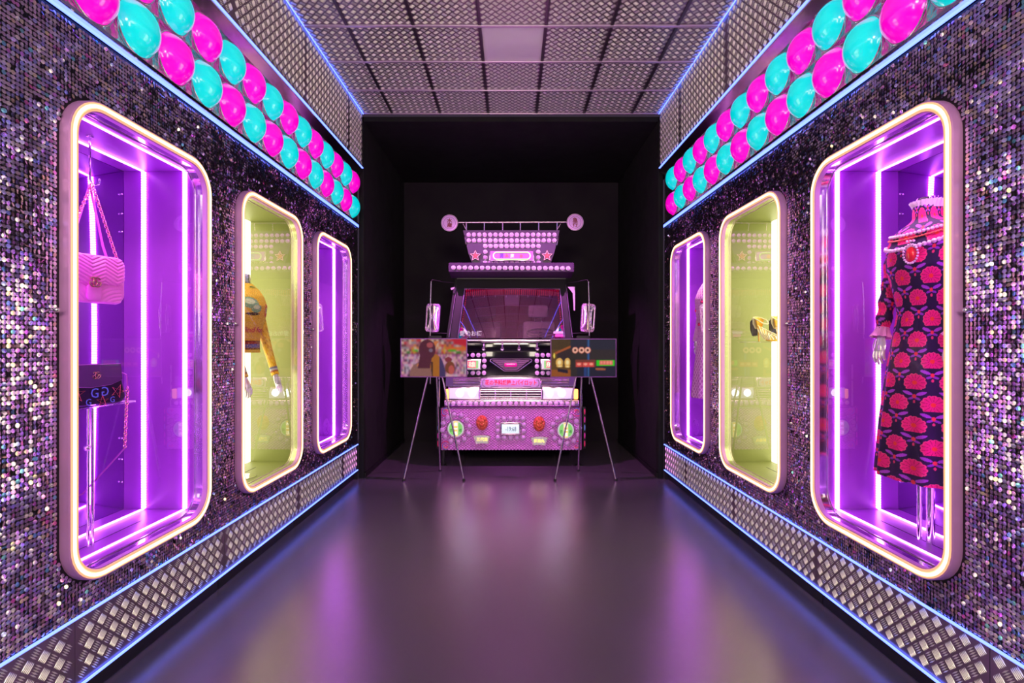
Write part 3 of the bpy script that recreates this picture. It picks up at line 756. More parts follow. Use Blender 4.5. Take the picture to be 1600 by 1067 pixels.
# --- gold sandals on a clear shelf, right wall middle case
sh_ = root('glass_shelf', 'thin clear shelf under the gold sandals in the olive case', 'shelf', M=frame(1, CASEY[1]))
mb = MB(); mb.box((-.13, .22, 1.703), (.70, .24, .008), ch=.002); mb.build('shelf_board', clear_shelf, sh_)
mb = MB(); mb.tube([(-.13, .30, 1.699), (-.13, .30, .585)], .008, 10); mb.build('support_rod', chrome, sh_)
ivory = mat('ivory_leather', (.86, .80, .52), .35, coat=.3); gold = mat('gold_lining', (.85, .50, .05), .35, .3); tassel = mat('black_fringe', (.012, .008, .01), .5)
def shoe(org, yaw, label):
    T = Matrix.Translation(org) @ Matrix.Rotation(yaw, 4, 'Z')   # toe towards +y, heel at y=0
    r = root('high_heel_sandal', label, 'shoe', M=T, group='gold high heeled sandals on the clear shelf')
    # sole: arch from heel seat (z .105) to toe
    path = [(0, .118, .026), (.03, .116, .028), (.07, .085, .026), (.11, .042, .030), (.15, .014, .038), (.19, .008, .038), (.215, .010, .026), (.228, .012, .008)]
    mb = MB(); rings = []
    for y, z, hw in path: rings.append([Vector((x*hw, y, z+dz)) for x, dz in ((-1, 0), (-.6, .004), (0, .005), (.6, .004), (1, 0), (1, -.007), (0, -.009), (-1, -.007))])
    mb.loft(rings, capa=True, capb=True); mb.build('sole', gold, r)
    mb = MB(); mb.tube([(0, .012, .112), (0, .006, .06), (0, .010, 0.001)], [.013, .007, .0065], 10); mb.build('heel', gold, r)
    # heel cup: fan of ivory ribs around the ankle
    mb = MB()
    for i in range(-4, 5):
        a = i*.30; b0 = Vector((.022*math.sin(a), -.004-.010*math.cos(a), .112)); t = Vector((.046*math.sin(a*1.05), -.030*math.cos(a), .205+.012*math.cos(a*1.3)))
        m_ = (b0+t)/2+Vector((.008*math.sin(a), -.006, 0)); mb.tube([b0, m_, t, t+Vector((0, 0, .010))], [.005, .007, .009, .004], 8, flat=.6)
    mb.build('heel_fan', ivory, r)
    mb = MB(); rings = []
    for k in range(6):
        t = k/5; rings.append([Vector((.040*(.5+.5*t)*math.sin(q), .014-.036*(.7+.3*t)*math.cos(q), .115+.10*t-.035*t*(1-math.cos(q))*.5)) for q in [(-1.9+3.8*i/12) for i in range(13)]])
    n = 13; vs = [p for R_ in rings for p in R_]; mb.add(vs, [(i*n+j, i*n+j+1, (i+1)*n+j+1, (i+1)*n+j) for i in range(5) for j in range(n-1)]); mb.build('heel_cup', gold, r)
    mb = MB(); mb.tube([(-.04, .0, .205), (-.045, .045, .190), (-.030, .095, .160), (0, .115, .150), (.030, .095, .160), (.045, .045, .190), (.04, 0, .205)], .006, 8); mb.build('ankle_strap', ivory, r)
    mb = MB()
    for sg in (-1, 1):
        for k in range(5):
            a = .2+k*.28; p0 = Vector((sg*.036, .205-.02*k, .014)); p2 = Vector((sg*(.018-.003*k), .16-.045*k+.0, .075+.018*k)); p1 = (p0+p2)/2+Vector((sg*.014, 0, .010))
            mb.tube([p0, p1, p2], [.005, .008, .005], 8, flat=.7)
    mb.tube([(-.036, .18, .016), (-.026, .175, .045), (0, .17, .056), (.026, .175, .045), (.036, .18, .016)], .009, 8, flat=.6)
    mb.build('front_fan', ivory, r)
    mb = MB()
    for i in range(-6, 7):
        a = i*.2; b0 = Vector((.028*math.sin(a), -.034-.004*math.cos(a), .205)); mb.tube([b0, b0+Vector((.004*math.sin(a), -.024, -.03)), b0+Vector((.004*math.sin(a), -.022, -.10)), b0+Vector((0, -.012, -.15-.01*random.random()))], [.003, .008, .008, .0015], 6)
    mb.build('fringe', tassel, r); return r
shoe((2.200, 4.67, 1.708), math.radians(180+12), 'gold and ivory high heeled sandal on the clear shelf, farther from the visitor')
shoe((2.312, 4.56, 1.708), math.radians(180+6), 'gold and ivory high heeled sandal on the clear shelf, nearer and half behind the frame')

# --- handbags, left wall near case
pinkL = mat('pink_leather', (.98, .20, .78), .42, coat=.15, noise=.05); emb = mat('rose_gold', (.95, .50, .45), .18, 1.0); navy = mat('dark_leather', (.035, .010, .06), .6, spec=.15)
def bag_frame(center, right_pt):
    c = Vector(center); x = (Vector(right_pt)-c); x.z = 0; x.normalize(); z = Vector((0, 0, 1)); y = z.cross(x)
    return Matrix(((x.x, y.x, 0, c.x), (x.y, y.y, 0, c.y), (0, 0, 1, c.z), (0, 0, 0, 1)))
def quilted(hw, hh, y, r, fn, nx=90, nz=60, cx=0, cz=0, bulge=.0):
    vs = []; fs = []
    for j in range(nz+1):
        for i in range(nx+1):
            u, v = -1+2*i/nx, -1+2*j/nz
            # squircle corners
            x = u*hw; z = v*hh; ax, az = abs(x)-(hw-r), abs(z)-(hh-r)
            if ax > 0 and az > 0:
                m = max(ax, az); q = math.hypot(ax, az); k = m/q; x = math.copysign(hw-r+ax*k, x); z = math.copysign(hh-r+az*k, z)
            e = max(abs(u), abs(v)); edge = max(0, (e-.86)/.14)**2*.02
            vs.append((x+cx, y-bulge*(1-u*u)*(1-v*v)-fn(x, z)+edge, z+cz))
    for j in range(nz):
        for i in range(nx):
            a = j*(nx+1)+i; fs.append((a, a+1, a+nx+2, a+nx+1))
    return vs, fs
def gg(mb, c, s, y):
    # two interlocked rings: plain letter shapes G facing one another
    for sg in (-1, 1):
        cx = c[0]+sg*s*.28; pts = []
        a0, a1 = (math.radians(40), math.radians(345)) if sg > 0 else (math.radians(140), math.radians(-165))
        for i in range(22):
            a = a0+(a1-a0)*i/21; pts.append((cx+s*.55*math.cos(a), y, c[1]+s*.72*math.sin(a)))
        mb.tube(pts, s*.13, 8)
        mb.tube([pts[-1], (cx+sg*s*.52, y-.001, c[1]+s*.02), (cx+sg*s*.02, y-.001, c[1]+s*.02)], s*.12, 8)
BF = bag_frame((-2.300, 2.83, 2.035), (-2.240, 2.985, 2.035))
# local x right, local y away from the viewer (towards the mirror)
b1 = root('pink_handbag', 'pink chevron quilted handbag with chain strap hanging in the near left case', 'handbag', M=BF)
HWB, HHB = .185, .122
mb = MB(); rings = [[(x, y, z) for x, z in rr(HWB*k, HHB*k2, .045, 6)] for y, k, k2 in ((-.045, .90, .92), (-.035, .98, .98), (0, 1, 1), (.035, .98, .98), (.045, .90, .92))]
mb.loft(rings, capa=True, capb=True); mb.build('bag_body', pinkL, b1)
tri = lambda x, p: abs(((x/p) % 1)-.5)*2
def chev(x, z): return .006*abs(math.sin(PI*(z+.035*tri(x, .13))/.020))**.6
def wave(x, z): return .0035*abs(math.sin(PI*(math.hypot(x-math.copysign(.16, x), z+.14))/.020))**.6
mb = MB(); vs, fs = quilted(HWB*.985, .082, -.054, .05, chev, 150, 70, 0, .050, .012); mb.add(vs, fs); o = mb.build('flap', pinkL, b1, smooth=True)
mb = MB(); vs, fs = quilted(HWB*.965, .062, -.045, .045, wave, 120, 50, 0, -.068, .008); mb.add(vs, fs); mb.build('front_panel', pinkL, b1, smooth=True)
mb = MB(); mb.loft([[(x+.010, y, z-.075) for x, z in rr(.034*k, .042*k, .022, 6)] for y, k in ((-.050, 1), (-.066, 1), (-.069, .9))], capa=True, capb=True); mb.build('closure_tab', pinkL, b1)
mb = MB(); gg(mb, (.010, -.020), .034, -.073); mb.build('clasp', emb, b1)
HK = Vector((-2.20+.0, 2.80, 2.56))
def chain(mb, a, b_, n, r=.008, sag=0):
    a = Vector(a); b_ = Vector(b_)
    for i in range(n):
        t = (i+.5)/n; c = a.lerp(b_, t)+Vector((0, 0, -sag*4*t*(1-t))); d_ = (b_-a).normalized(); s_ = d_.cross(Vector((0, 1, 0) if i % 2 else (1, 0, 0))).normalized()
        L_ = (b_-a).length/n*.68; mb.tube([c+d_*L_*math.cos(q)+s_*r*math.sin(q) for q in [2*PI*k/8 for k in range(8)]], .0024, 5, closed=True)
hook_w = P(142, 288, 2.90); inv = BF.inverted(); hkl = inv @ hook_w
chm = mat('rose_chain', (.95, .35, .50), .25, .9)
for ax_, s_ in ((-.125, -.03), (.150, -.03)):
    mb = MB(); chain(mb, (ax_, s_, .115), hkl+Vector((.0, -.01, 0)), 30); mb.build('chain', chm, b1)
    mb = MB(); mb.tube([(ax_*.9, .03, .115), (ax_*.55+hkl.x*.45, .03, .20), hkl+Vector((0, .01, 0))], [.012, .012, .010], 8, flat=.25); mb.build('leather_strap', pinkL, b1)
    mb = MB(); mb.tube([(ax_+.012*math.cos(q), s_-.002, .112+.012*math.sin(q)) for q in [2*PI*k/12 for k in range(12)]], .0035, 6, closed=True); mb.build('eyelet', emb, b1)
hr = root('display_hook', 'chrome hook hanging from the case top above the pink handbag', 'hook', M=Matrix.Translation((hook_w.x, hook_w.y, CZ+1.157)))
mb = MB(); tz = CZ+1.15; p0 = P(140, 228, 2.90)
mb.tube([(hook_w.x-.005, hook_w.y, tz), (hook_w.x-.005, hook_w.y, hook_w.z+.03), (hook_w.x+.004, hook_w.y+.01, hook_w.z-.004), (hook_w.x+.02, hook_w.y+.03, hook_w.z+.01), (hook_w.x+.022, hook_w.y+.035, hook_w.z+.04)], .005, 8)
mb.build('hook_wire', chrome, hr, world=True)
mb = MB(); mb.lathe([(.018, 0), (.018, -.006), (.006, -.010)], 14, Matrix.Translation((hook_w.x-.005, hook_w.y, tz+.006))); mb.build('hook_plate', chrome, hr, world=True)

B2 = bag_frame((-2.300, 2.83, 1.465), (-2.245, 2.98, 1.4))
b2 = root('graffiti_handbag', 'dark shoulder bag painted with pink stars and blue letters standing on the clear shelf', 'handbag', M=B2)
mb = MB(); rings = []
for y, k in ((-.055, .93), (-.045, .99), (0, 1.0), (.045, .99), (.055, .93)):
    rings.append([(x*(1-.10*z/.11)*k, y*(1.0-.25*(z+.11)/.22), z*k) for x, z in rr(.172, .110, .040, 6)])
mb.loft(rings, capa=True, capb=True); mb.build('bag_body', navy, b2)
mb = MB(); poly = [(-.150, .107), (.150, .107), (.160, .02), (.10, -.004), (0, -.014), (-.10, -.004), (-.162, .02)]
mb.prism(poly, -.058, -.050); mb.build('flap', mat('flap_leather', (.12, .02, .18), .45, spec=.22), b2)
mb = MB(); mb.tube([(x, -.052, z) for x, z in poly], .003, 6, closed=True); mb.build('flap_piping', mat('piping', (.5, .1, .6), .3), b2)
mb = MB(); gg(mb, (.020, .050), .024, -.064); mb.build('clasp', emb, b2)
pk = mat('coral_paint', (.95, .14, .22), .5); bl = mat('blue_paint', (.16, .20, .95), .5)
def star(cx, cz, r, rot, m):
    mb = MB(); pts = [(cx+r*math.cos(rot+4*PI*k/5), -.0575, cz+r*math.sin(rot+4*PI*k/5)) for k in range(5)]; mb.tube(pts, .0032, 6, closed=True); mb.build('painted_star', m, b2)
star(-.075, -.045, .045, PI/2, pk); star(.135, -.045, .036, 1.2, pk); star(.055, -.092, .030, PI/2, pk); star(-.145, -.06, .03, .4, bl)
bpy.context.view_layer.update()
for s_, x, z, h in (('G', .015, -.045, .052), ('G', .068, -.040, .050), ('G', -.015, -.092, .036), ('G', .105, -.088, .032)):
    R_ = B2.to_3x3().to_4x4(); 
    if x == .068: R_ = R_ @ Matrix.Scale(-1, 4, (1, 0, 0))
    text('painted_letter', s_, .06, bl, b2, tuple(B2 @ Vector((x, -.0580, z))), height=h, width=h*.72, bold=.0, R=R_)
mb = MB(); chain(mb, (.155, -.105, -.02), (.140, -.105, -.36), 20, .008); mb.build('chain', chm, b2)
mb = MB(); mb.tube([(.160, -.04, .06), (.166, -.08, .045), (.155, -.105, -.02)], .004, 6); mb.tube([(.140, -.105, -.36), (.10, -.02, -.47), (.02, .05, -.60), (-.10, .08, -.63), (-.2, .10, -.60)], .004, 6); mb.build('strap', mat('strap_purple', (.35, .05, .35), .4), b2)
s2 = root('glass_shelf', 'thin clear shelf under the graffiti handbag in the near left case', 'shelf', M=frame(-1, CASEY[0]))
mb = MB(); mb.box((-.11, .325, 1.347), (.70, .18, .008), ch=.002); mb.build('shelf_board', clear_shelf, s2)
mb = MB(); mb.box((.242, .325, 1.347), (.006, .18, .010), ch=.002); mb.build('shelf_edge', mat('edge_light', (.9, .6, .95), .2, emit=(.8, .3, .9), strength=.3), s2)
mb = MB()
for xx in (-.02, .01): mb.tube([(xx, .30, 1.343), (xx, .30, .585)], .007, 10)
mb.build('support_rod', chrome, s2)
mb = MB(); mb.tube([(.0, .30, 1.13), (-.045, .28, 1.13)], .004, 8); mb.ball((-.05, .28, 1.13), .016, 12, 8); mb.build('clamp_knob', chrome, s2)

# ------------------------------------------------------------------ decorated truck
TK = root('decorated_truck', 'dark truck covered in round marker lamps, lit signs and chrome, facing the visitor', 'truck', M=Matrix.Translation((0, 7.6, 0)))
TO = Vector((0, 7.6, 0))
def tb(mb, name, m, smooth='auto', parent=None, recalc=True): return mb.build(name, m, parent or TK, world=True, smooth=smooth, recalc=recalc)
def tp(px, py, d): return P(px, py, d)
def quadbox(mb, x0, y0, x1, y1, d, th, ch=.004):
    a, b_ = P(x0, y0, d), P(x1, y1, d); mb.box(((a.x+b_.x)/2, d+th/2, (a.z+b_.z)/2), (abs(b_.x-a.x), th, abs(a.z-b_.z)), ch=ch); return mb
def poly(mb, pts, d, th): mb.prism([(P(x, y, d).x, P(x, y, d).z) for x, y in pts], d, d+th); return mb
T3 = lambda x, y: (680+x/6.6667, 320+y/6.6667)
G3 = lambda x, y: (680+x/6.6667, 520+y/6.6667)
H3 = lambda x, y: (680+x/6.6667, 620+y/6.6667)
lampm = mat('lamp_lens', (.80, .52, .80), .22, 0, emit=(.80, .32, .80), strength=.12, coat=.6, bump=.5, bscale=110)
lampring = mat('lamp_ring', (.7, .6, .72), .2, 1.0)
mb = MB(); mb.lathe([(.0300, 0), (.0295, .008), (.024, .017), (.014, .023), (.003, .025)], 14, Matrix.Rotation(PI/2, 4, 'X')); lamp_me = mb.mesh('marker_lamp', True); lamp_me.materials.append(lampm)
mb = MB(); mb.lathe([(.033, 0), (.034, .005), (.031, .008), (.029, .006)], 14, Matrix.Rotation(PI/2, 4, 'X')); lring_me = mb.mesh('ring', True); lring_me.materials.append(lampring)
lamps_dim = mat('lamp_lens_dim', (.62, .34, .66), .18, 0, emit=(.8, .35, .8), strength=.06, coat=.8, bump=.6, bscale=110)
lampd_me = lamp_me.copy(); lampd_me.materials.clear(); lampd_me.materials.append(lamps_dim)
def lamp(px, py, d, s=1.0, dim=False):
    p = P(px, py, d)-TO; o = link('marker_lamp', lampd_me if dim else lamp_me, TK, None, p); o.scale = (s, s, s); link('ring', lring_me, o)
pinkmetal = mat('truck_chrome', (.80, .55, .80), .17, 1.0, noise=.2, nscale=9)
dkpurple = mat('truck_dark_paint', (.05, .014, .07), .5, 0)
signglow = lambda n, c, s: glow(n, c, s)
# cab shell
mb = MB()
# body profile behind the windshield: hollow shell of panels
xb0, xb1 = P(700, 0, 7.35).x, P(896, 0, 7.35).x
def slab(mb, pts, th):  # generic quad slab, pts 4 world points
    p = [Vector(q) for q in pts]; n = (p[1]-p[0]).cross(p[3]-p[0]).normalized()*th; mb.add([*p, *[q+n for q in p]], [(0, 1, 2, 3), (7, 6, 5, 4), (0, 4, 5, 1), (1, 5, 6, 2), (2, 6, 7, 3), (3, 7, 4, 0)])
zt, zb = P(0, 436, 7.6).z, P(0, 530, 7.35).z
xl0, xl1 = P(714, 0, 7.6).x, P(884, 0, 7.6).x
for s_, xt_, xb_ in ((-1, xl0, xb0), (1, xl1, xb1)):
    slab(mb, [(xt_, 7.62, zt), (xt_, 8.85, zt), (xb_, 8.85, zb), (xb_, 7.38, zb)], .03)
    slab(mb, [(xb_, 7.38, zb), (xb_, 8.85, zb), (xb_*1.04, 8.85, .55), (xb_*1.04, 7.38, .55)], .03)
slab(mb, [(xl0, 7.6, zt), (xl1, 7.6, zt), (xl1, 8.85, zt), (xl0, 8.85, zt)], .03)
slab(mb, [(xb0, 8.85, .5), (xb1, 8.85, .5), (xl1, 8.85, zt), (xl0, 8.85, zt)], .03)
cabblack = mat('cab_black', (.006, .004, .008), .42, 0)
tb(mb, 'cab_body', cabblack, smooth=False)
# windshield surround
wi = [(725.5, 450), (875.5, 450), (884, 528.5), (714, 528.5)]; wo = [(714.5, 436), (883.5, 436), (896, 531), (700, 531)]
def wd(py): return 7.62-(py-436)/(531-436)*.27
mb = MB()
for i in range(4):
    j = (i+1) % 4; a, b_, c, e = wo[i], wo[j], wi[j], wi[i]
    f = [P(x, y, wd(y)) for x, y in (a, b_, c, e)]; k = [q+Vector((0, .05, 0)) for q in f]
    mb.add([*f, *k], [(0, 1, 2, 3), (7, 6, 5, 4), (0, 4, 5, 1), (2, 6, 7, 3), (1, 5, 6, 2), (3, 7, 4, 0)])
tb(mb, 'windshield_surround', cabblack, smooth=False)
mb = MB(); 
for a, b_ in (((726, 451), (875, 451)), ((883, 527), (875, 451)), ((715, 527), (726, 451))):
    mb.tube([P(a[0], a[1], wd(a[1])-.01), P(b_[0], b_[1], wd(b_[1])-.01)], .011, 8)
tb(mb, 'windshield_trim', pinkmetal)
for q in ((701.5, 713.5), (894.5, 884.5)):
    mb = MB(); mb.tube([P(q[0], 527, 7.34), P(q[1], 445, 7.58)], .008, 8); tb(mb, 'pillar_trim', pinkmetal)
# windshield glass, slightly bowed
mb = MB(); nx, nz = 24, 12
for j in range(nz+1):
    v = j/nz; y = 451+v*77; xa, xb_ = 726+(715-726)*v, 875+(883.5-875)*v
    for i in range(nx+1):
        u = i/nx; bow = .10*(1-(2*u-1)**2)+.03*(1-(2*v-1)**2); mb.v.append(tuple(P(xa+(xb_-xa)*u, y, wd(y)-.0)+Vector((0, -bow*.55, 0))))
for j in range(nz):
    for i in range(nx): a = j*(nx+1)+i; mb.f.append((a, a+1, a+nx+2, a+nx+1))
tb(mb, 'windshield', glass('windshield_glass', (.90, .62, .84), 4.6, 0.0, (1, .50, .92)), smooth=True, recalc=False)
# interior
velvet = mat('red_velvet', (.30, .015, .07), .8, noise=.4, nscale=20)
mb = MB(); slab(mb, [(xb0+.05, 8.5, .9), (xb1-.05, 8.5, .9), (xl1-.05, 8.5, zt-.03), (xl0+.05, 8.5, zt-.03)], .02); tb(mb, 'rear_lining', velvet, smooth=False)
mb = MB(); mb.box((0, 7.62, P(0, 531, 7.4).z-.04), (1.62, .42, .05), ch=.01); tb(mb, 'dashboard', mat('dash', (.03, .008, .025), .6))
seatm = mat('floral_seat', (.72, .58, .70), .7, noise=.35, nscale=16)
def cushion(px0, py0, px1, py1, d, th, m, name):
    a, b_ = P(px0, py0, d), P(px1, py1, d); mb = MB(); mb.box(((a.x+b_.x)/2, d+th/2, (a.z+b_.z)/2), (b_.x-a.x, th, a.z-b_.z), ch=.055); return tb(mb, name, m)
cushion(825, 476, 857, 496, 7.98, .14, seatm, 'headrest'); cushion(817, 502, 867, 560, 8.0, .16, seatm, 'seat')
cushion(742, 478, 774, 497, 8.05, .14, mat('seat_dark', (.20, .06, .12), .7), 'headrest'); cushion(734, 503, 783, 560, 8.05, .16, mat('seat_dark', (.20, .06, .12), .7), 'seat')
mb = MB(); 
for k in (836, 846): mb.tube([P(k, 495, 8.04), P(k, 505, 8.04)], .008, 6)
tb(mb, 'headrest_post', chrome)
mb = MB(); c = P(845, 520, 7.72); mb.tube([c+Vector((.20*math.cos(a), .10*math.sin(a), .06*math.sin(a))) for a in [2*PI*i/28 for i in range(28)]], .014, 8, closed=True)
mb.tube([c+Vector((-.2, 0, 0)), c+Vector((0, .02, -.02)), c+Vector((.2, 0, 0))], .012, 8); mb.tube([c, c+Vector((0, .12, -.16))], .025, 8); tb(mb, 'steering_wheel', black)
# beaded fringe inside the glass
mb = MB(); n = 46
for i in range(n):
    t = i/(n-1); x = 729+(872-729)*t; l = 5.5+2.5*math.sin(PI*t)*-1+3; p = P(x, 453.5, wd(454)+.03)
    mb.ball(p, .010, 6, 4); mb.tube([p, p+Vector((0, 0, -.05-.02*abs(2*t-1)))], [.006, .004], 5); mb.ball(p+Vector((0, 0, -.055-.02*abs(2*t-1))), .007, 6, 4)
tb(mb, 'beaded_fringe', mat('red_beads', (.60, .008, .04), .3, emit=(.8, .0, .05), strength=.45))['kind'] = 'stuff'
mb = MB()
for s_ in (0, 1):
    for i in range(20):
        y = 455+i*3.6; x = (729.5+(719-729.5)*(y-455)/72) if s_ == 0 else (871.5+(879-871.5)*(y-455)/72); mb.ball(P(x, y, wd(y)+.035), .010, 6, 4)
tb(mb, 'side_fringe', mat('red_beads', (.6, .008, .04), .3))['kind'] = 'stuff'
for k in range(8):   # white tassels
    x = 740+k*17; p = P(x, 461, wd(460)+.04); mb = MB(); mb.tube([p, p+Vector((0, 0, -.03))], [.004, .009], 6); tb(mb, 'tassel', mat('tassel_white', (.7, .5, .65), .5))
text('sticker_lettering', '愛助お様', .1, mat('sticker_grey_green', (.42, .52, .42), .6, emit=(.3, .4, .3), strength=.25), TK, P(735.5, 520.8, 7.285), width=.31, height=.075, bold=.002)
wlab = mat('label_white', (.75, .68, .75), .6); plab = mat('label_pink', (.9, .15, .6), .6)
mb = MB(); quadbox(mb, 864.5, 517.5, 880, 521.3, 7.29, .004, 0); tb(mb, 'sticker', wlab, smooth=False)
mb = MB(); quadbox(mb, 867.5, 522.2, 880, 526, 7.28, .004, 0); tb(mb, 'sticker', plab, smooth=False)
mb = MB(); quadbox(mb, 712, 530.2, 884, 535, 7.26, .07, .008); tb(mb, 'windshield_sill', pinkmetal)
# sun visor with scalloped edge and lamps
xa, xb_ = T3(145, 0)[0], T3(1440, 0)[0]
mb = MB(); f0 = P(xa, 411, 7.33); f1 = P(xb_, 411, 7.33); za, zb2, zc = P(0, 411, 7.33).z, P(0, 424.5, 7.33).z, P(0, 434.5, 7.6).z
sec = [(7.33, za), (7.325, zb2), (7.60, zc), (7.66, zc+.02), (7.66, za-.01)]
mb.add([(f0.x, y, z) for y, z in sec]+[(f1.x, y, z) for y, z in sec], [(0, 1, 2, 3, 4), (9, 8, 7, 6, 5)]+[(i, i+5, (i+1) % 5+5, (i+1) % 5) for i in range(5)]); tb(mb, 'sun_visor', dkpurple, smooth=False)
mb = MB(); n = 66
for i in range(n): mb.ball((f0.x+(f1.x-f0.x)*(i+.5)/n, 7.335, za), .012, 8, 4, (1, .5, .8))
for i in range(5): mb.ball((f0.x, 7.335, za-.012-.024*i), .012, 6, 4); mb.ball((f1.x, 7.335, za-.012-.024*i), .012, 6, 4)
tb(mb, 'scalloped_edge', dkpurple)['kind'] = 'stuff'
for i in range(21): lamp(*T3(190+i*(1385-190)/20, 655+i*.3), 7.322)
# trapezoid lamp board over the cab
mb = MB(); poly(mb, [T3(290, 264), T3(1297, 264), T3(1240, 500), T3(1190, 640), T3(395, 640), T3(345, 500)], 7.50, .06); tb(mb, 'lamp_board', mat('board_purple', (.075, .03, .10), .4), smooth=False)
mb = MB(); 
for q in ([T3(305, 320), T3(318, 410)], [T3(1290, 320), T3(1268, 420)]): mb.tube([P(*q[0], 7.49), P((q[0][0]+q[1][0])/2, (q[0][1]+q[1][1])/2, 7.47), P(*q[1], 7.49)], .010, 6)
tb(mb, 'board_handle', pinkmetal)
for y in (313, 373):
    for i in range(17): lamp(*T3(350+i*(1240-350)/16, y), 7.498, 1.02)
for i in range(11): lamp(*T3(522+i*(1075-522)/10, 430), 7.498, 1.02)
for y in (490, 550):
    for x in (522, 1073): lamp(*T3(x, y), 7.498, 1.0, y == 550)
for i in range(11): lamp(*T3(522+i*(1075-522)/10, 603), 7.498, 1.0, True)
# roof rail and round signs
mb = MB(); mb.tube([P(*T3(238, 184), 7.50), P(*T3(1366, 180), 7.50)], .013, 10); tb(mb, 'roof_rail', pinkmetal)
for x in (325, 512, 703, 887, 1078, 1270):
    mb = MB(); mb.tube([P(*T3(x, 186), 7.50), P(*T3(x, 268), 7.51)], .010, 8); tb(mb, 'rail_post', pinkmetal)
for x0, x1 in ((290, 325), (1305, 1270)):
    mb = MB(); mb.tube([P(*T3(x0, 196), 7.50), P(*T3(x1, 262), 7.51)], .007, 8); tb(mb, 'brace', pinkmetal)
signred = mat('sign_red', (.30, .0, .02), .5)
signface = mat('sign_face_pink', (.80, .45, .82), .35, emit=(.70, .20, .80), strength=.15)
for cx, cy, s_ in ((150, 190, '水産'), (1457, 182, '急行')):
    p = P(*T3(cx, cy), 7.44); M_ = Matrix.Translation(p) @ Matrix.Rotation(PI/2, 4, 'X')
    mb = MB(); mb.lathe([(.10, -.07), (.121, -.05), (.124, 0), (.120, .010), (.112, .010), (.108, .002)], 36, M_); tb(mb, 'sign_housing', pinkmetal)
    mb = MB(); mb.lathe([(.106, .001), (.106, .005), (.09, .0065), (.002, .007)], 36, M_); o = tb(mb, 'round_sign', signface)
    mb = MB(); mb.tube([M_ @ Vector((.083*math.cos(a), .083*math.sin(a), .0075)) for a in [2*PI*i/40 for i in range(40)]], .0022, 5, closed=True); tb(mb, 'sign_ring', mat('ring_violet', (.25, .05, .35), .4))
    for k in range(2): text('sign_lettering', s_[k], .08, signred, TK, tuple(p+Vector((0, -.0085, .032-.064*k))), width=.074, height=.066, bold=.002)
# stars
neon_p = glow('neon_pink', (1.0, .30, .50), 1.0)
for cx, cy in ((418, 530), (1165, 530)):
    p = P(*T3(cx, cy), 7.46)
    def sp(r1, r2, y): return [p+Vector(((r1 if k % 2 == 0 else r2)*math.sin(PI*k/5), y, (r1 if k % 2 == 0 else r2)*math.cos(PI*k/5))) for k in range(10)]
    mb = MB(); mb.prism([(q.x, q.z) for q in sp(.092, .042, 0)], 7.465, 7.50); tb(mb, 'star_plate', mat('star_plate_m', (.03, .006, .03), .4), smooth=False)
    mb = MB(); mb.tube(sp(.074, .034, 0), .0065, 6, closed=True); tb(mb, 'neon_star', neon_p)
    mb = MB(); mb.tube(sp(.034, .016, -.002), .005, 6, closed=True); mb.ball(p, .010, 8, 5); tb(mb, 'star_core', glow('neon_rose', (1, .06, .12), 1.0))
# illuminated name box on the board
mb = MB(); quadbox(mb, *T3(560, 468), *T3(1032, 588), 7.44, .06, .008); tb(mb, 'sign_box', pinkmetal)
mb = MB(); quadbox(mb, *T3(573, 482), *T3(1020, 575), 7.434, .008, 0); tb(mb, 'sign_panel', mat('sign_violet', (.55, .15, .62), .4, emit=(.5, .1, .6), strength=.12), smooth=False)
def capsule(px0, py0, px1, py1, d):
    a, b_ = P(px0, py0, d), P(px1, py1, d); hh = (a.z-b_.z)/2; hw = (b_.x-a.x)/2; c = (a+b_)/2
    return [Vector((c.x+x, d, c.z+z)) for x, z in rr(hw, hh, hh*.98, 8)]
mb = MB(); mb.tube(capsule(*T3(606, 494), *T3(990, 567), 7.428), .0085, 6, closed=True); tb(mb, 'neon_border', glow('neon_lime', (.50, 1.0, .34), .85))
cr = glow('sign_glow_red', (1, .05, .06), .9)
for ch_, x, m_ in (('男', 690, mat('unlit_blue', (.2, .08, .6), .5)), ('弁', 745, cr), ('魔', 802, glow('sign_glow_white', (1, .6, .45), 1.0)), ('命', 895, cr)):
    p = P(*T3(x, 531), 7.428); text('sign_lettering', ch_, .06, m_, TK, tuple(p), width=.055, height=.060, bold=.001)
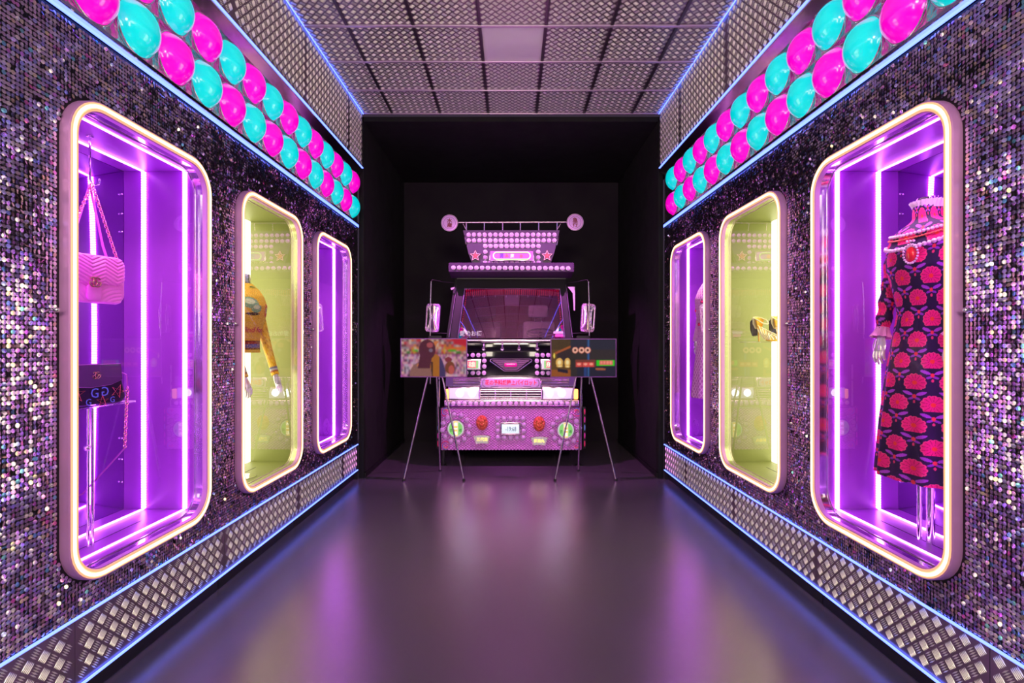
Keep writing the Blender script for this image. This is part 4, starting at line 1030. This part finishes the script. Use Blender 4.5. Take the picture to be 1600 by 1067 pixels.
# mirrors
mirr_s = mat('truck_mirror', (.9, .85, .9), .03, 1.0)
for cx, pole, s_ in ((676.5, 672.5, -1), (918.5, 920.5, 1)):
    d_ = 7.30; c = P(cx, 496.5, d_); yaw = Matrix.Translation(c) @ Matrix.Rotation(math.radians(14)*s_, 4, 'Z') @ Matrix.Rotation(math.radians(4), 4, 'Y')
    mb = MB(); mb.loft([[(x, y, z) for x, z in rr(.102*k, .196*k, .045*k, 6)] for y, k in ((.05, .6), (.03, .96), (0, 1.04), (-.012, 1.0), (-.012, .86), (-.004, .84))], capa=True, T=yaw); tb(mb, 'mirror_housing', pinkmetal)
    mb = MB(); mb.loft([[(x, y, z) for x, z in rr(.102*k, .196*k, .04*k, 6)] for y, k in ((-.005, .86), (-.010, .5), (-.012, .02))], capb=True, T=yaw); tb(mb, 'mirror_glass', mirr_s)
    mb = MB(); mb.tube([P(pole-s_*1, 440, 7.26), P(pole, 470, 7.25), P(pole+s_*.6, 545, 7.25), P(pole+s_*.3, 600, 7.28)], .008, 8); tb(mb, 'mirror_pole', steel)
    mb = MB(); mb.tube([P(pole-s_*1, 440, 7.26), P(pole-s_*3, 437, 7.28), P(pole-s_*20, 440.5, 7.45), P(pole-s_*38, 442, 7.58)], .007, 8); mb.tube([P(pole, 520, 7.26), P(pole-s_*26, 521, 7.37)], .008, 8); tb(mb, 'mirror_arm', black)
    mb = MB(); 
    if s_ > 0: poly(mb, [(887, 448), (898.5, 448), (898.5, 485), (896.5, 485), (895, 458)], 7.50, .01)
    else: poly(mb, [(704, 450), (710, 448.5), (709, 451.5), (705, 453)], 7.50, .01)
    tb(mb, 'cab_flag', mat('pearl_trim', (.8, .55, .8), .4), smooth=False)
# grille panel
mb = MB(); quadbox(mb, 700, 535, 897, 588.5, 7.32, .10, .01); tb(mb, 'grille_panel', gloss_black)
mb = MB(); quadbox(mb, 700, 535.2, 897, 549.5, 7.30, .03, .008); tb(mb, 'upper_grille_panel', gloss_black)
for x, y in ((505, 165), (698, 165), (873, 165), (1063, 165)):
    c = P(*G3(x, y), 7.235); mb = MB(); mb.lathe([(.010, -.02), (.020, -.012), (.026, .005), (.024, .012), (.015, .006), (.004, .004)], 16, Matrix.Translation(c) @ Matrix.Rotation(PI/2+.25, 4, 'X')); mb.tube([c+Vector((0, .01, .01)), c+Vector((0, .02, .05)), P(*G3(x, 100), 7.29)], .0055, 8); mb.tube([P(*G3(x-16, 102), 7.285), P(*G3(x+16, 102), 7.285)], .008, 6); tb(mb, 'gooseneck_lamp', pinkmetal)
# winged emblem
mb = MB()
def rp(pts, d, r, closed=True): mb.tube([P(*G3(*q), d) for q in pts], r, 8, closed=closed)
rp([(570, 285), (590, 272), (985, 272), (1008, 285), (1000, 300), (880, 385), (860, 398), (720, 398), (700, 385), (578, 300)], 7.30, .010)
tb(mb, 'emblem_outline', pinkmetal); mb = MB()
poly(mb, [G3(590, 283), G3(985, 283), G3(870, 375), G3(850, 388), G3(728, 388), G3(708, 375)], 7.306, .012); tb(mb, 'emblem_wing', mat('wing_pink', (.45, .18, .48), .25, .7), smooth=False)
mb = MB()
for k, (yy, x0, x1) in enumerate(((296, 600, 978), (314, 632, 944), (332, 655, 922), (350, 680, 898), (366, 700, 878))): mb.tube([P(*G3(x0, yy), 7.30), P(*G3(x1, yy), 7.30)], .0045, 6)
tb(mb, 'emblem_feather', pinkmetal)
mb = MB(); a, b_ = P(*G3(708, 302), 7.292), P(*G3(862, 366), 7.292); mb.loft([[((a.x+b_.x)/2+x, y, (a.z+b_.z)/2+z) for x, z in rr((b_.x-a.x)/2*k, (a.z-b_.z)/2*k, .03*k, 6)] for y, k in ((7.306, 1), (7.290, .97), (7.290, .85))], capa=True, capb=True); tb(mb, 'emblem_bezel', pinkmetal)
mb = MB(); a, b_ = P(*G3(718, 313), 7.286), P(*G3(854, 356), 7.286); mb.loft([[((a.x+b_.x)/2+x, y, (a.z+b_.z)/2+z) for x, z in rr((b_.x-a.x)/2*k, (a.z-b_.z)/2*k, .022*k, 6)] for y, k in ((7.292, 1), (7.284, .95), (7.280, .7))], capa=True, capb=True); tb(mb, 'emblem_badge', mat('magenta_enamel', (.75, .0, .30), .2, coat=1, emit=(.7, 0, .3), strength=.25))
for side_, xs, ins in ((-1, (256, 324, 392, 450, 508), 512), (1, (1062, 1120, 1178, 1246, 1314), 1060)):
    for x in xs: lamp(*G3(x, 232), 7.318); lamp(*G3(x, 417), 7.318)
    for y in (292, 350): lamp(*G3(ins, y), 7.318)
limeface = glow('lime_face', (.22, .75, .14), .55)
for x0, x1, s_ in ((215, 466, '爆雄'), (1105, 1356, '航走')):
    mb = MB(); quadbox(mb, *G3(x0-8, 272), *G3(x1+12, 384), 7.27, .06, .008); tb(mb, 'sign_box', pinkmetal)
    mb = MB(); quadbox(mb, *G3(x0+4, 282), *G3(x1, 374), 7.264, .008, 0); tb(mb, 'sign_panel', mat('panel_white_lime', (.8, .9, .8), .5, emit=(.60, .95, .62), strength=.30), smooth=False)
    mb = MB(); quadbox(mb, *G3(x0+30, 290), *G3(x1-18, 366), 7.260, .006, 0); tb(mb, 'sign_panel', limeface, smooth=False)
    c = P(*G3((x0+x1)/2-2+(22 if s_[0] == '爆' else -10), 328), 7.256)
    mb = MB(); quadbox(mb, *G3(x0+52, 293), *G3(x1-42, 364), 7.2575, .003, 0); tb(mb, 'sign_panel', glow('sign_pink_glow', (.95, .06, .14), .75), smooth=False)
    text('sign_lettering', s_, .08, glow('sign_cream', (1, .78, .50), .9), TK, tuple(P(*G3((x0+x1)/2+4, 328), 7.254)), width=.20, height=.078, bold=.0012)
# chrome band, plaque, grille bars, headlamps
mb = MB(); quadbox(mb, 697, 588.5, 900, 604, 7.285, .12, .01); tb(mb, 'chrome_band', pinkmetal)
for k in range(3):
    mb = MB(); y = 591.5+k*4.2; mb.tube([P(699, y, 7.282), P(898, y, 7.282)], .010, 8); tb(mb, 'chrome_moulding', pinkmetal)
mb = MB(); quadbox(mb, 696.5, 588, 708, 604, 7.27, .06, .01); tb(mb, 'corner_lamp', mat('corner_lens', (.2, .15, .3), .1, coat=1))
mb = MB(); quadbox(mb, 889, 588, 900, 604, 7.27, .06, .01); tb(mb, 'corner_lamp', mat('corner_lens', (.2, .15, .3), .1, coat=1))
mb = MB(); quadbox(mb, *G3(466, 462), *G3(1110, 580), 7.245, .05, .010); tb(mb, 'plaque_frame', pinkmetal)
mb = MB(); quadbox(mb, *G3(482, 476), *G3(1094, 566), 7.239, .008, .002); tb(mb, 'plaque', mat('plaque_pink', (.75, .45, .80), .35, emit=(.60, .20, .70), strength=.20))
text('plaque_lettering', '花の予科練陸上パイロット', .1, mat('plaque_red', (.75, .0, .06), .4, emit=(.9, .0, .08), strength=.5), TK, tuple(P(*G3(788, 517), 7.236)), width=P(*G3(1055, 0), 7.236).x-P(*G3(518, 0), 7.236).x, height=.074, bold=.0016)
mb = MB()
for sg, xx in ((-1, 498), (1, 1078)):
    mb.tube([P(*G3(xx-sg*22, 490), 7.236), P(*G3(xx, 492), 7.236), P(*G3(xx+sg*4, 522), 7.236), P(*G3(xx, 552), 7.236), P(*G3(xx-sg*22, 556), 7.236)], .0045, 6)
    mb.tube([P(*G3(xx-sg*80, 556), 7.236), P(*G3(xx-sg*160, 556), 7.236)], .003, 6)
tb(mb, 'plaque_scroll', mat('scroll_green', (.08, .14, .12), .5))
mb = MB(); quadbox(mb, *G3(455, 575), *G3(1125, 700), 7.30, .10, .01); tb(mb, 'grille_back', mat('grille_back_metal', (.14, .06, .16), .35, .6))  # even dark metal plate behind the grille bars
for y in (592, 612, 640, 668, 690):
    mb = MB(); mb.tube([P(*G3(466, y), 7.262), P(*G3(788, y), 7.252), P(*G3(1110, y), 7.262)], .0085, 8, flat=1.3); tb(mb, 'grille_bar', pinkmetal)
for x in (466, 628, 788, 950, 1108):
    mb = MB(); mb.tube([P(*G3(x, 588), 7.258), P(*G3(x, 694), 7.258)], .009, 8); tb(mb, 'grille_post', pinkmetal)
for x0, x1, cs in ((140, 458, (255, 385)), (1118, 1440, (1190, 1318))):
    mb = MB(); quadbox(mb, *G3(x0-4, 563), *G3(x1+6, 697), 7.27, .05, .010); tb(mb, 'headlamp_bezel', pinkmetal)
    mb = MB(); quadbox(mb, *G3(x0+8, 576), *G3(x1-6, 685), 7.262, .012, .003); hl = tb(mb, 'headlamp', mat('headlamp_reflector', (.8, .75, .85), .25, .5, emit=(.80, .68, 1.0), strength=.55))
    for x in cs:
        mb = MB(); mb.lathe([(.050, -.005), (.052, .002), (.044, .008), (.03, .012), (.002, .014)], 20, Matrix.Translation(P(*G3(x, 628), 7.258)) @ Matrix.Rotation(PI/2, 4, 'X')); mb.build('bulb', glow('headlamp_bulb', (.88, .93, 1.0), 4.5), hl, world=True)
for x0, x1 in ((108, 140), (1446, 1490)):
    mb = MB(); quadbox(mb, *G3(x0, 588), *G3(x1, 692), 7.255, .06, .014); tb(mb, 'indicator', glow('indicator_amber', (1.0, .34, .06), 2.4))
mb = MB(); quadbox(mb, *G3(95, 700), *G3(1500, 768), 7.26, .10, .01); tb(mb, 'lamp_rail', pinkmetal)
for i in range(23): lamp(*G3(128+i*59.6, 736), 7.258, 1.02)
for x, tp_ in ((686.3, 570), (908.8, 570)):
    mb = MB(); mb.tube([P(x, tp_, 7.32), P(x, 638, 7.32)], .012, 10); tb(mb, 'side_tube', steel)
# quilted pink bumper
bx0, bx1, bz0, bz1 = P(688.5, 0, 7.2).x, P(909, 0, 7.2).x, P(0, 703.3, 7.2).z, P(0, 637.5, 7.2).z
bump_m = mat('bumper_pink_metal', (.92, .48, .92), .34, .55, noise=.08)
mb = MB(); mb.box(((bx0+bx1)/2, 7.28, (bz0+bz1)/2), (bx1-bx0, .14, bz1-bz0), ch=.008); tb(mb, 'bumper', mat('bumper_shaded_metal', (.50, .17, .52), .4, .5), smooth=False); mb = MB()  # slab darkened: shade between the tread points put into its colour
pp = .0460; nx = int((bx1-bx0)/pp); nz = int((bz1-bz0)/(pp*.38))
for i in range(nx):
    for j in range(nz):
        cx = bx0+pp*(i+.5+.5*(j % 2)); cz = bz0+.38*pp*(j+.5)
        if cx > bx1-pp*.5: continue
        a, b_ = pp*.40, pp*.30; mb.add([(cx-a, 7.2095, cz), (cx, 7.2095, cz+b_), (cx+a, 7.2095, cz), (cx, 7.2095, cz-b_), (cx, 7.196, cz)], [(0, 1, 4), (1, 2, 4), (2, 3, 4), (3, 0, 4)])
tb(mb, 'bumper_tread', bump_m, smooth=False)['kind'] = 'stuff'
mb = MB(); mb.tube([(bx0, 7.205, bz1), (bx1, 7.205, bz1)], .008, 8); tb(mb, 'bumper_edge', pinkmetal)
flower_cols = [('petal_red', (.85, .02, .16)), ('petal_blue', (.18, .30, .85)), ('petal_orange', (1, .35, .15)), ('petal_magenta', (.85, .03, .45))]
for cx, cz, sx, sz in ((bx0+.09, bz1-.07, 1, -1), (bx1-.09, bz1-.07, -1, -1), (bx0+.09, bz0+.08, 1, 1), (bx1-.09, bz0+.08, -1, 1)):
    for k, (nm, c_) in enumerate(flower_cols):
        r_ = .060-.014*k; mb = MB(); a0 = PI*.15+k*1.1
        pts = [Vector((cx+sx*(r_*math.cos(a0+t*3.6)-.02), 7.196, cz+sz*(r_*math.sin(a0+t*3.6)-.02))) for t in [i/10 for i in range(11)]]
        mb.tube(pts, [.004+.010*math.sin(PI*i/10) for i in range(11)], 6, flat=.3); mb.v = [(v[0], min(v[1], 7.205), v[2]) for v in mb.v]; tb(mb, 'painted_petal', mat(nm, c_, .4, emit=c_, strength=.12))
for s_, cx, cy in ((-1, 215, 330), (1, 1360, 345)):
    c = P(*H3(cx, cy), 7.19); M_ = Matrix.Translation(c) @ Matrix.Rotation(PI/2, 4, 'X')
    mb = MB(); mb.lathe([(.130, -.02), (.131, 0), (.124, .010), (.112, .010), (.108, 0)], 36, M_); tb(mb, 'round_lamp_rim', pinkmetal)
    mb = MB(); mb.lathe([(.109, 0), (.108, .006), (.09, .008), (.002, .008)], 36, M_); tb(mb, 'round_lamp', glow('round_lamp_white', (.80, .85, .85), .35))
    for sg in (-1, 1):
        mb = MB(); pts = [(c.x+sg*(.026+.070*math.cos(a)*.95), c.z+.088*math.sin(a)) for a in [-PI/2*.92+PI*.92*i/12 for i in range(13)]]; mb.prism(pts, 7.176, 7.180); tb(mb, 'green_half', glow('lamp_green', (.16, .70, .08), .55), smooth=False)
    mb = MB(); mb.box((c.x, 7.175, c.z), (.052, .006, .20)); tb(mb, 'yellow_strip', glow('lamp_yellow', (1, .60, .10), .8), smooth=False)
    for k, ch_ in enumerate('男一匹'): text('lamp_lettering', ch_, .06, glow('lamp_white_hot', (1, .98, .85), 1.6), TK, tuple(c+Vector((0, -.0195, .060-.060*k))), width=.040, height=.040 if ch_ != '一' else .010, bold=.001)
    for sg in (-1, 1): text('lamp_lettering', '走' if sg < 0 else '魂', .05, mat('lamp_ink', (.05, .15, .1), .5), TK, tuple(c+Vector((sg*.062, -.0150, -.02))), width=.036, height=.044)
    for k in range(12):
        a = 2*PI*k/12+.13; p = c+Vector((.188*math.cos(a), 0, .188*math.sin(a)))
        if bx0+.02 < p.x < bx1-.02 and p.z < bz1-.03:
            o = link('marker_lamp', lampd_me, TK, None, Vector((p.x, 7.205, p.z))-TO); o.scale = (1.15,)*3; link('ring', lring_me, o)
for x in (650, 716, 783, 849, 915):
    lamp(*H3(x, 228), 7.205, 1.15, True); lamp(*H3(x+3, 424), 7.205, 1.15, True)
for y in (290, 355):
    for x in (652, 922): lamp(*H3(x, y), 7.205, 1.1, True)
# lion masks
copper = mat('lion_copper', (.75, .16, .07), .32, .35, coat=.3)
def lion(c):
    nx, nz = 44, 52; vs = []; fs = []; sx, sz = .083, .104
    for j in range(nz+1):
        for i in range(nx+1):
            u, v = -1+2*i/nx, -1+2*j/nz; x = u*math.sqrt(1-v*v/2); z = v*math.sqrt(1-u*u/2); r = math.hypot(x, z); th = math.atan2(z, x)
            h = .050*math.sqrt(max(0, 1-r*r))
            mane = max(0, min(1, (r-.52)/.12)); h += mane*(1-max(0, (r-.9)/.1))*.008*(1+math.cos(18*th+3*math.sin(5*th)))
            g = lambda a, b_, sa, sb, k: k*math.exp(-((x-a)/sa)**2-((z-b_)/sb)**2)
            h += g(0, .02, .10, .30, .022)+g(0, -.22, .17, .10, .020)+g(0, .38, .34, .16, .008)            # nose bridge, muzzle, brow
            for s_ in (-1, 1): h += g(s_*.15, -.30, .12, .12, .012)+g(s_*.24, .13, .09, .055, -.014)+g(s_*.25, .25, .15, .05, .010)+g(s_*.30, -.08, .13, .16, .006)+g(s_*.52, .50, .11, .12, .012)
            h += g(0, -.46, .16, .06, -.018)+g(0, -.62, .15, .09, .012)
            vs.append((c.x+x*sx, c.y-h, c.z+z*sz))
    for j in range(nz):
        for i in range(nx): a = j*(nx+1)+i; fs.append((a, a+1, a+nx+2, a+nx+1))
    m = MB(); m.add(vs, fs); return m
for cx, cy in ((487, 270), (1083, 282)): tb(lion(P(*H3(cx, cy), 7.198)), 'lion_mask', copper, smooth=True)
for cx, cy, s_ in ((487, 442, '三代目'), (1083, 457, '極楽丸')):
    c = P(*H3(cx, cy), 7.185)
    def fan(k, y0, y1):
        mb = MB(); up = [(c.x+.105*k*u, c.z+.052*k-.016*u*u) for u in [1-2*i/10 for i in range(11)]]; lo = [(c.x+.070*k*u, c.z-.055*k-.008*u*u+.008) for u in [-1+2*i/8 for i in range(9)]]
        mb.prism(up+lo, y0, y1); return mb
    tb(fan(1.18, 7.178, 7.21), 'fan_sign_frame', pinkmetal, smooth=False); tb(fan(1.0, 7.172, 7.178), 'fan_sign', glow('fan_face', (.70, .74, .62), .22), smooth=False)
    text('fan_lettering', s_, .06, glow('fan_yellow', (1, .70, .12), 1.3), TK, (c.x, 7.170, c.z+.002), width=.145, height=.052, bold=.0012)
mb = MB(); quadbox(mb, *H3(680, 266), *H3(890, 398), 7.17, .04, .010); tb(mb, 'clock_housing', pinkmetal)
mb = MB(); quadbox(mb, *H3(694, 286), *H3(874, 380), 7.164, .008, .001); tb(mb, 'clock_display', glow('lcd_white', (.62, .78, .86), .78))
text('clock_digits', '-19:68', .06, mat('lcd_ink', (.10, .16, .20), .5), TK, tuple(P(*H3(788, 334), 7.161)), width=.145, height=.062)
# coloured side flanges, stand legs, wheels
for s_, x in ((-1, 684.2), (1, 913.3)):
    mb = MB(); quadbox(mb, x-2.6, 636, x+2.2, 701, 7.24, .05, .004); tb(mb, 'side_flange', black)
    for k, c_ in enumerate(('petal_red', 'petal_magenta', 'petal_blue', 'petal_magenta', 'petal_red')):
        mb = MB(); p = P(x+.3, 643+k*12.5, 7.235); mb.ball(p, .018, 8, 6, (.55, .3, 2.4)); tb(mb, 'side_reflector', MATS[c_])
    mb = MB(); mb.box((s_*.94, 7.30, .11), (.03, .03, .22), ch=.004); mb.box((s_*.94, 7.30, .006), (.08, .08, .012), ch=.003); tb(mb, 'stand_leg', black)
    mb = MB(); M_ = Matrix.Translation((s_*.80, 8.15, .40)) @ Matrix.Rotation(PI/2, 4, 'Y'); mb.lathe([(.22, -.11), (.37, -.12), (.40, -.09), (.40, .09), (.37, .12), (.22, .11)], 36, M_); tb(mb, 'tyre', black)
    mb = MB(); mb.lathe([(.05, -.12), (.21, -.10), (.22, -.08), (.22, .08), (.21, .10), (.05, .12)], 24, M_); tb(mb, 'wheel_hub', steel)
mb = MB(); mb.box((0, 8.1, .52), (1.5, 1.5, .10), ch=.01); tb(mb, 'chassis', black)

# ------------------------------------------------------------------ screens on tripods
def paint_left(X, Y, r):
    """Y up, 0..1; X 0..1: shop aisle, person seen from behind"""
    h, w_ = X.shape; c = np.zeros((h, w_, 3))
    bx = (X*26).astype(int); by = (Y*15).astype(int); R1 = r.random((40, 40, 3))
    def setm(m, k, n=.0):
        c[m] = np.array(s2l(k))
        if n: c[m] *= (1-n+2*n*r.random((m.sum(), 1)))
    setm(Y > -1, (120, 60, 60), .2)
    up = Y > .62; pal = [(190, 110, 120), (205, 40, 55), (215, 120, 60), (120, 70, 70), (160, 140, 150), (225, 190, 170)]
    k = (R1[by, bx, 0]*6).astype(int)
    for i, q in enumerate(pal): setm(up & (k == i), q, .25)
    setm(up & (X > .80) & (Y > .86-.25*(X-.8)), (205, 25, 50), .1)
    setm(up & (X > .68) & (Y < .80) & (Y > .70), (225, 110, 40), .2)
    setm((Y > .66) & (Y < .72) & (((X > .17) & (X < .26)) | ((X > .72) & (X < .84))), (40, 175, 20), .2)
    setm((Y > .62) & (Y < .68) & (((X > .08) & (X < .14)) | ((X > .84) & (X < .92))), (50, 130, 30), .2)
    setm((Y > .60) & (Y < .80) & ((np.abs(X-.19) < .008) | (np.abs(X-.665) < .012)), (215, 170, 30))
    lo = Y < .60; setm(lo, (150, 95, 120), .2)
    kk = (R1[by, (X*44).astype(int) % 40, 1]*5).astype(int)
    for i, q in enumerate([(225, 150, 190), (90, 60, 80), (200, 180, 200), (180, 90, 150), (235, 180, 170)]): setm(lo & (kk == i), q, .25)
    for _ in range(4): cp = np.pad(c, ((1, 1), (1, 1), (0, 0)), mode='edge'); c[:] = (cp[:-2, 1:-1]+cp[2:, 1:-1]+cp[1:-1, :-2]+cp[1:-1, 2:])/4
    c *= .8
    # coat, hair, arms
    body = (((X-.52)/.16)**2+((Y+.02)/.62)**2 < 1); setm(body, (168, 100, 20), .12)
    setm(body & (X > .585) & (Y < .62), (62, 48, 92), .1); setm(body & (np.abs(X-.475) < .012) & (Y < .4), (50, 25, 15))
    setm(((X-.30)/.17)**2+((Y-.04)/.34)**2 < 1, (140, 95, 85), .15)
    setm((np.abs((X-.29)-(Y-.33)*.42) < .035) & (Y > .28) & (Y < .95), (205, 115, 60), .1)
    setm((((X-.40)/.13)**2+((Y-.72)/.27)**2 < 1) | ((np.abs(X-.375-(Y-.5)*.10) < .095) & (Y < .75) & (Y > .22)), (80, 28, 42), .2)
    setm((((X-.44)/.05)**2+((Y-.84)/.07)**2 < 1), (165, 75, 80), .1); setm((((X-.455)/.03)**2+((Y-.70)/.05)**2 < 1), (120, 100, 120), .1)
    setm(((X-.725)/.055)**2+((Y-.45)/.07)**2 < 1, (130, 40, 55), .1); setm(((X-.75)/.075)**2+((Y-.24)/.17)**2 < 1, (120, 60, 30), .2); setm(((X-.77)/.045)**2+((Y-.18)/.12)**2 < 1, (185, 80, 75), .1)
    return c
def paint_right(X, Y, r):
    h, w_ = X.shape; c = np.zeros((h, w_, 3))
    def setm(m, k, n=.0):
        c[m] = np.array(s2l(k))
        if n: c[m] *= (1-n+2*n*r.random((m.sum(), 1)))
    setm(Y > -1, (42, 38, 32), .25); setm((X > .30) & (Y > .72), (30, 36, 48), .2); setm((X > .40) & (Y < .28), (22, 28, 44), .2)
    l = X < .30; setm(l, (95, 66, 22), .3); setm(l & (Y > .72), (70, 52, 22), .3); setm(l & (Y < .18), (150, 80, 25), .15)
    setm(l & (np.abs(Y-.58-X*.75) < .03) & (X > .06), (170, 85, 35), .1); setm(l & (Y < .55+X*.75) & (Y > .42) & (X > .09), (45, 32, 34), .2)
    for cx, cy, a, b_ in ((.125, .38, .055, .12), (.25, .38, .045, .12), (.13, .28, .05, .03), (.25, .27, .04, .03)): setm(((X-cx)/a)**2+((Y-cy)/b_)**2 < 1, (235, 180, 90), .15); setm(((X-cx)/(a*.5))**2+((Y-cy)/(b_*.5))**2 < 1, (255, 235, 170))
    setm(((X-.045)/.012)**2+((Y-.56)/.07)**2 < 1, (255, 225, 90)); setm((X > .10) & (X < .26) & (Y < .22-.3*(X-.1)) & (Y > .13-.3*(X-.1)), (25, 20, 40))
    setm(np.abs(X-.575) < .022, (28, 60, 105), .15); setm(np.abs(X-.578) < .004, (60, 125, 190)); setm((np.abs(X-.53) < .02) & (Y < .25), (25, 60, 120), .1)
    for cx in (.37, .47, .565):
        q = np.hypot((X-cx)/.042, (Y-.71)/.078); setm((q < 1.12), (190, 60, 50)); setm((q < 1) & (q > .5), (255, 190, 165)); setm(q < .45, (60, 25, 20))
    setm((X > .375) & (X < .69) & (Y > .25) & (Y < .45), (120, 55, 40), .2)
    for cx in (.43, .53, .62): setm((np.abs(X-cx) < .043) & (Y > .27) & (Y < .385), (225, 70, 65), .1); setm(((X-cx)/.03)**2+((Y-.335)/.03)**2 < 1, (255, 165, 140))
    setm((X > .70) & (X < .985) & (Y > .285) & (Y < .44), (40, 205, 20)); setm((X > .75) & (X < .955) & (Y > .315) & (Y < .425), (210, 95, 75))
    for cx in (.778, .826, .876, .925): setm((np.abs(X-cx) < .019) & (np.abs(Y-.37) < .045) & ((np.abs(X-cx) % .012 < .006) | (np.abs(Y-.37) % .03 < .01)), (255, 150, 130))
    setm((X > .69) & (X < .84) & (np.abs(Y-.20-.03*(.76-X)) < .025), (165, 90, 50), .1)
    return c
def screen_mat():
    if 'screen_picture' in MATS: return MATS['screen_picture']
    m = bpy.data.materials.new('screen_picture'); m.use_nodes = True; MATS['screen_picture'] = m; b = m.node_tree.nodes['Principled BSDF']
    b.inputs['Base Color'].default_value = (.01, .01, .012, 1); b.inputs['Roughness'].default_value = .5; b.inputs['Specular IOR Level'].default_value = .15
    a = m.node_tree.nodes.new('ShaderNodeAttribute'); a.attribute_name = 'col'; m.node_tree.links.new(a.outputs['Color'], b.inputs['Emission Color']); b.inputs['Emission Strength'].default_value = .62
    return m
def screen(px0, py0, px1, py1, d, yaw, fn, label, seed):
    a, b_ = P(px0, py0, d), P(px1, py1, d); w_, h_ = b_.x-a.x, a.z-b_.z; c = (a+b_)/2
    M_ = Matrix.Translation(c) @ Matrix.Rotation(yaw, 4, 'Z')
    r = root('display_screen', label, 'screen', M=M_, group='screens on tripod stands')
    mb = MB(); mb.box((0, .022, 0), (w_, .040, h_), ch=.004); mb.build('screen_housing', black, r)
    mb = MB(); e = .010; mb.loft([[(sx*(w_/2-k), y, sz*(h_/2-k)) for sx, sz in ((1, 1), (-1, 1), (-1, -1), (1, -1))] for k, y in ((0, .004), (0, -.004), (e, -.004), (e, .004))]); mb.build('bezel', mat('bezel_violet', (.22, .08, .28), .3, .5), r, smooth=False)
    nx, nz = 150, 86; mb = MB(); X, Y = np.meshgrid(np.linspace(0, 1, nx), np.linspace(0, 1, nz)); rg = np.random.default_rng(seed)
    mb.v = [((x-.5)*(w_-2*e), -.001, (y-.5)*(h_-2*e)) for y in Y[:, 0] for x in X[0]]
    mb.f = [(j*nx+i, j*nx+i+1, (j+1)*nx+i+1, (j+1)*nx+i) for j in range(nz-1) for i in range(nx-1)]; cc = fn(X, Y, rg)
    for _ in range(2): cp = np.pad(cc, ((1, 1), (1, 1), (0, 0)), mode='edge'); cc = (cp[:-2, 1:-1]+cp[2:, 1:-1]+cp[1:-1, :-2]+cp[1:-1, 2:]+2*cp[1:-1, 1:-1])/6
    mb.c = cc.reshape(-1, 3)
    mb.build('picture', screen_mat(), r, smooth=False, recalc=False)
    return r
screen(625.5, 528.5, 730, 589.5, 6.45, math.radians(-2), paint_left, 'screen showing a long-haired person in a shop aisle, on the left tripod', 21)
screen(860, 529, 963.5, 589.5, 6.45, math.radians(2), paint_right, 'screen showing red signs at night, on the right tripod', 22)
pole_m = mat('tripod_metal', (.50, .42, .50), .25, 1.0)
for nm, cx, fl, fr_ in (('left', 680, 630.8, 724.8), ('right', 911, 867.2, 962.5)):
    top = P(cx, 541, 6.52); M_ = Matrix.Translation((top.x, 6.6, 0)); r = root('tripod_stand', 'slim metal tripod stand carrying the %s' % ('screen with the shop aisle' if nm == 'left' else 'screen with red night signs'), 'tripod', M=M_, group='tripod stands of the screens')
    for fx, dd in ((fl, 6.48), (fr_, 6.48)):
        f = P(fx, 0, dd); f.z = 0.012; f.y = dd; up = Vector((top.x+(f.x-top.x)*.02, 6.53, top.z)); mb = MB(); mb.tube([up, f], [.010, .0125], 10); lg = mb.build('leg', pole_m, r, world=True)
        mb = MB(); mb.lathe([(.018, -.012), (.020, -.004), (.014, .012), (.010, .02)], 12, Matrix.Translation(f)); mb.build('rubber_foot', black, lg, world=True)
    f = Vector((top.x+(.0 if nm == 'left' else 0), 6.98, .012)); mb = MB(); mb.tube([Vector((top.x, 6.54, top.z)), f], [.010, .0125], 10); lg = mb.build('leg', pole_m, r, world=True)
    mb = MB(); mb.lathe([(.018, -.012), (.020, -.004), (.014, .012), (.010, .02)], 12, Matrix.Translation(f)); mb.build('rubber_foot', black, lg, world=True)
    mb = MB(); mb.box((top.x, 6.512, top.z-.02), (.16, .022, .30), ch=.004); mb.build('mount_plate', black, r, world=True)
    mb = MB(); mb.lathe([(.03, -.03), (.034, 0), (.02, .03)], 14, Matrix.Translation((top.x, 6.54, top.z))); mb.build('hub', black, r, world=True)
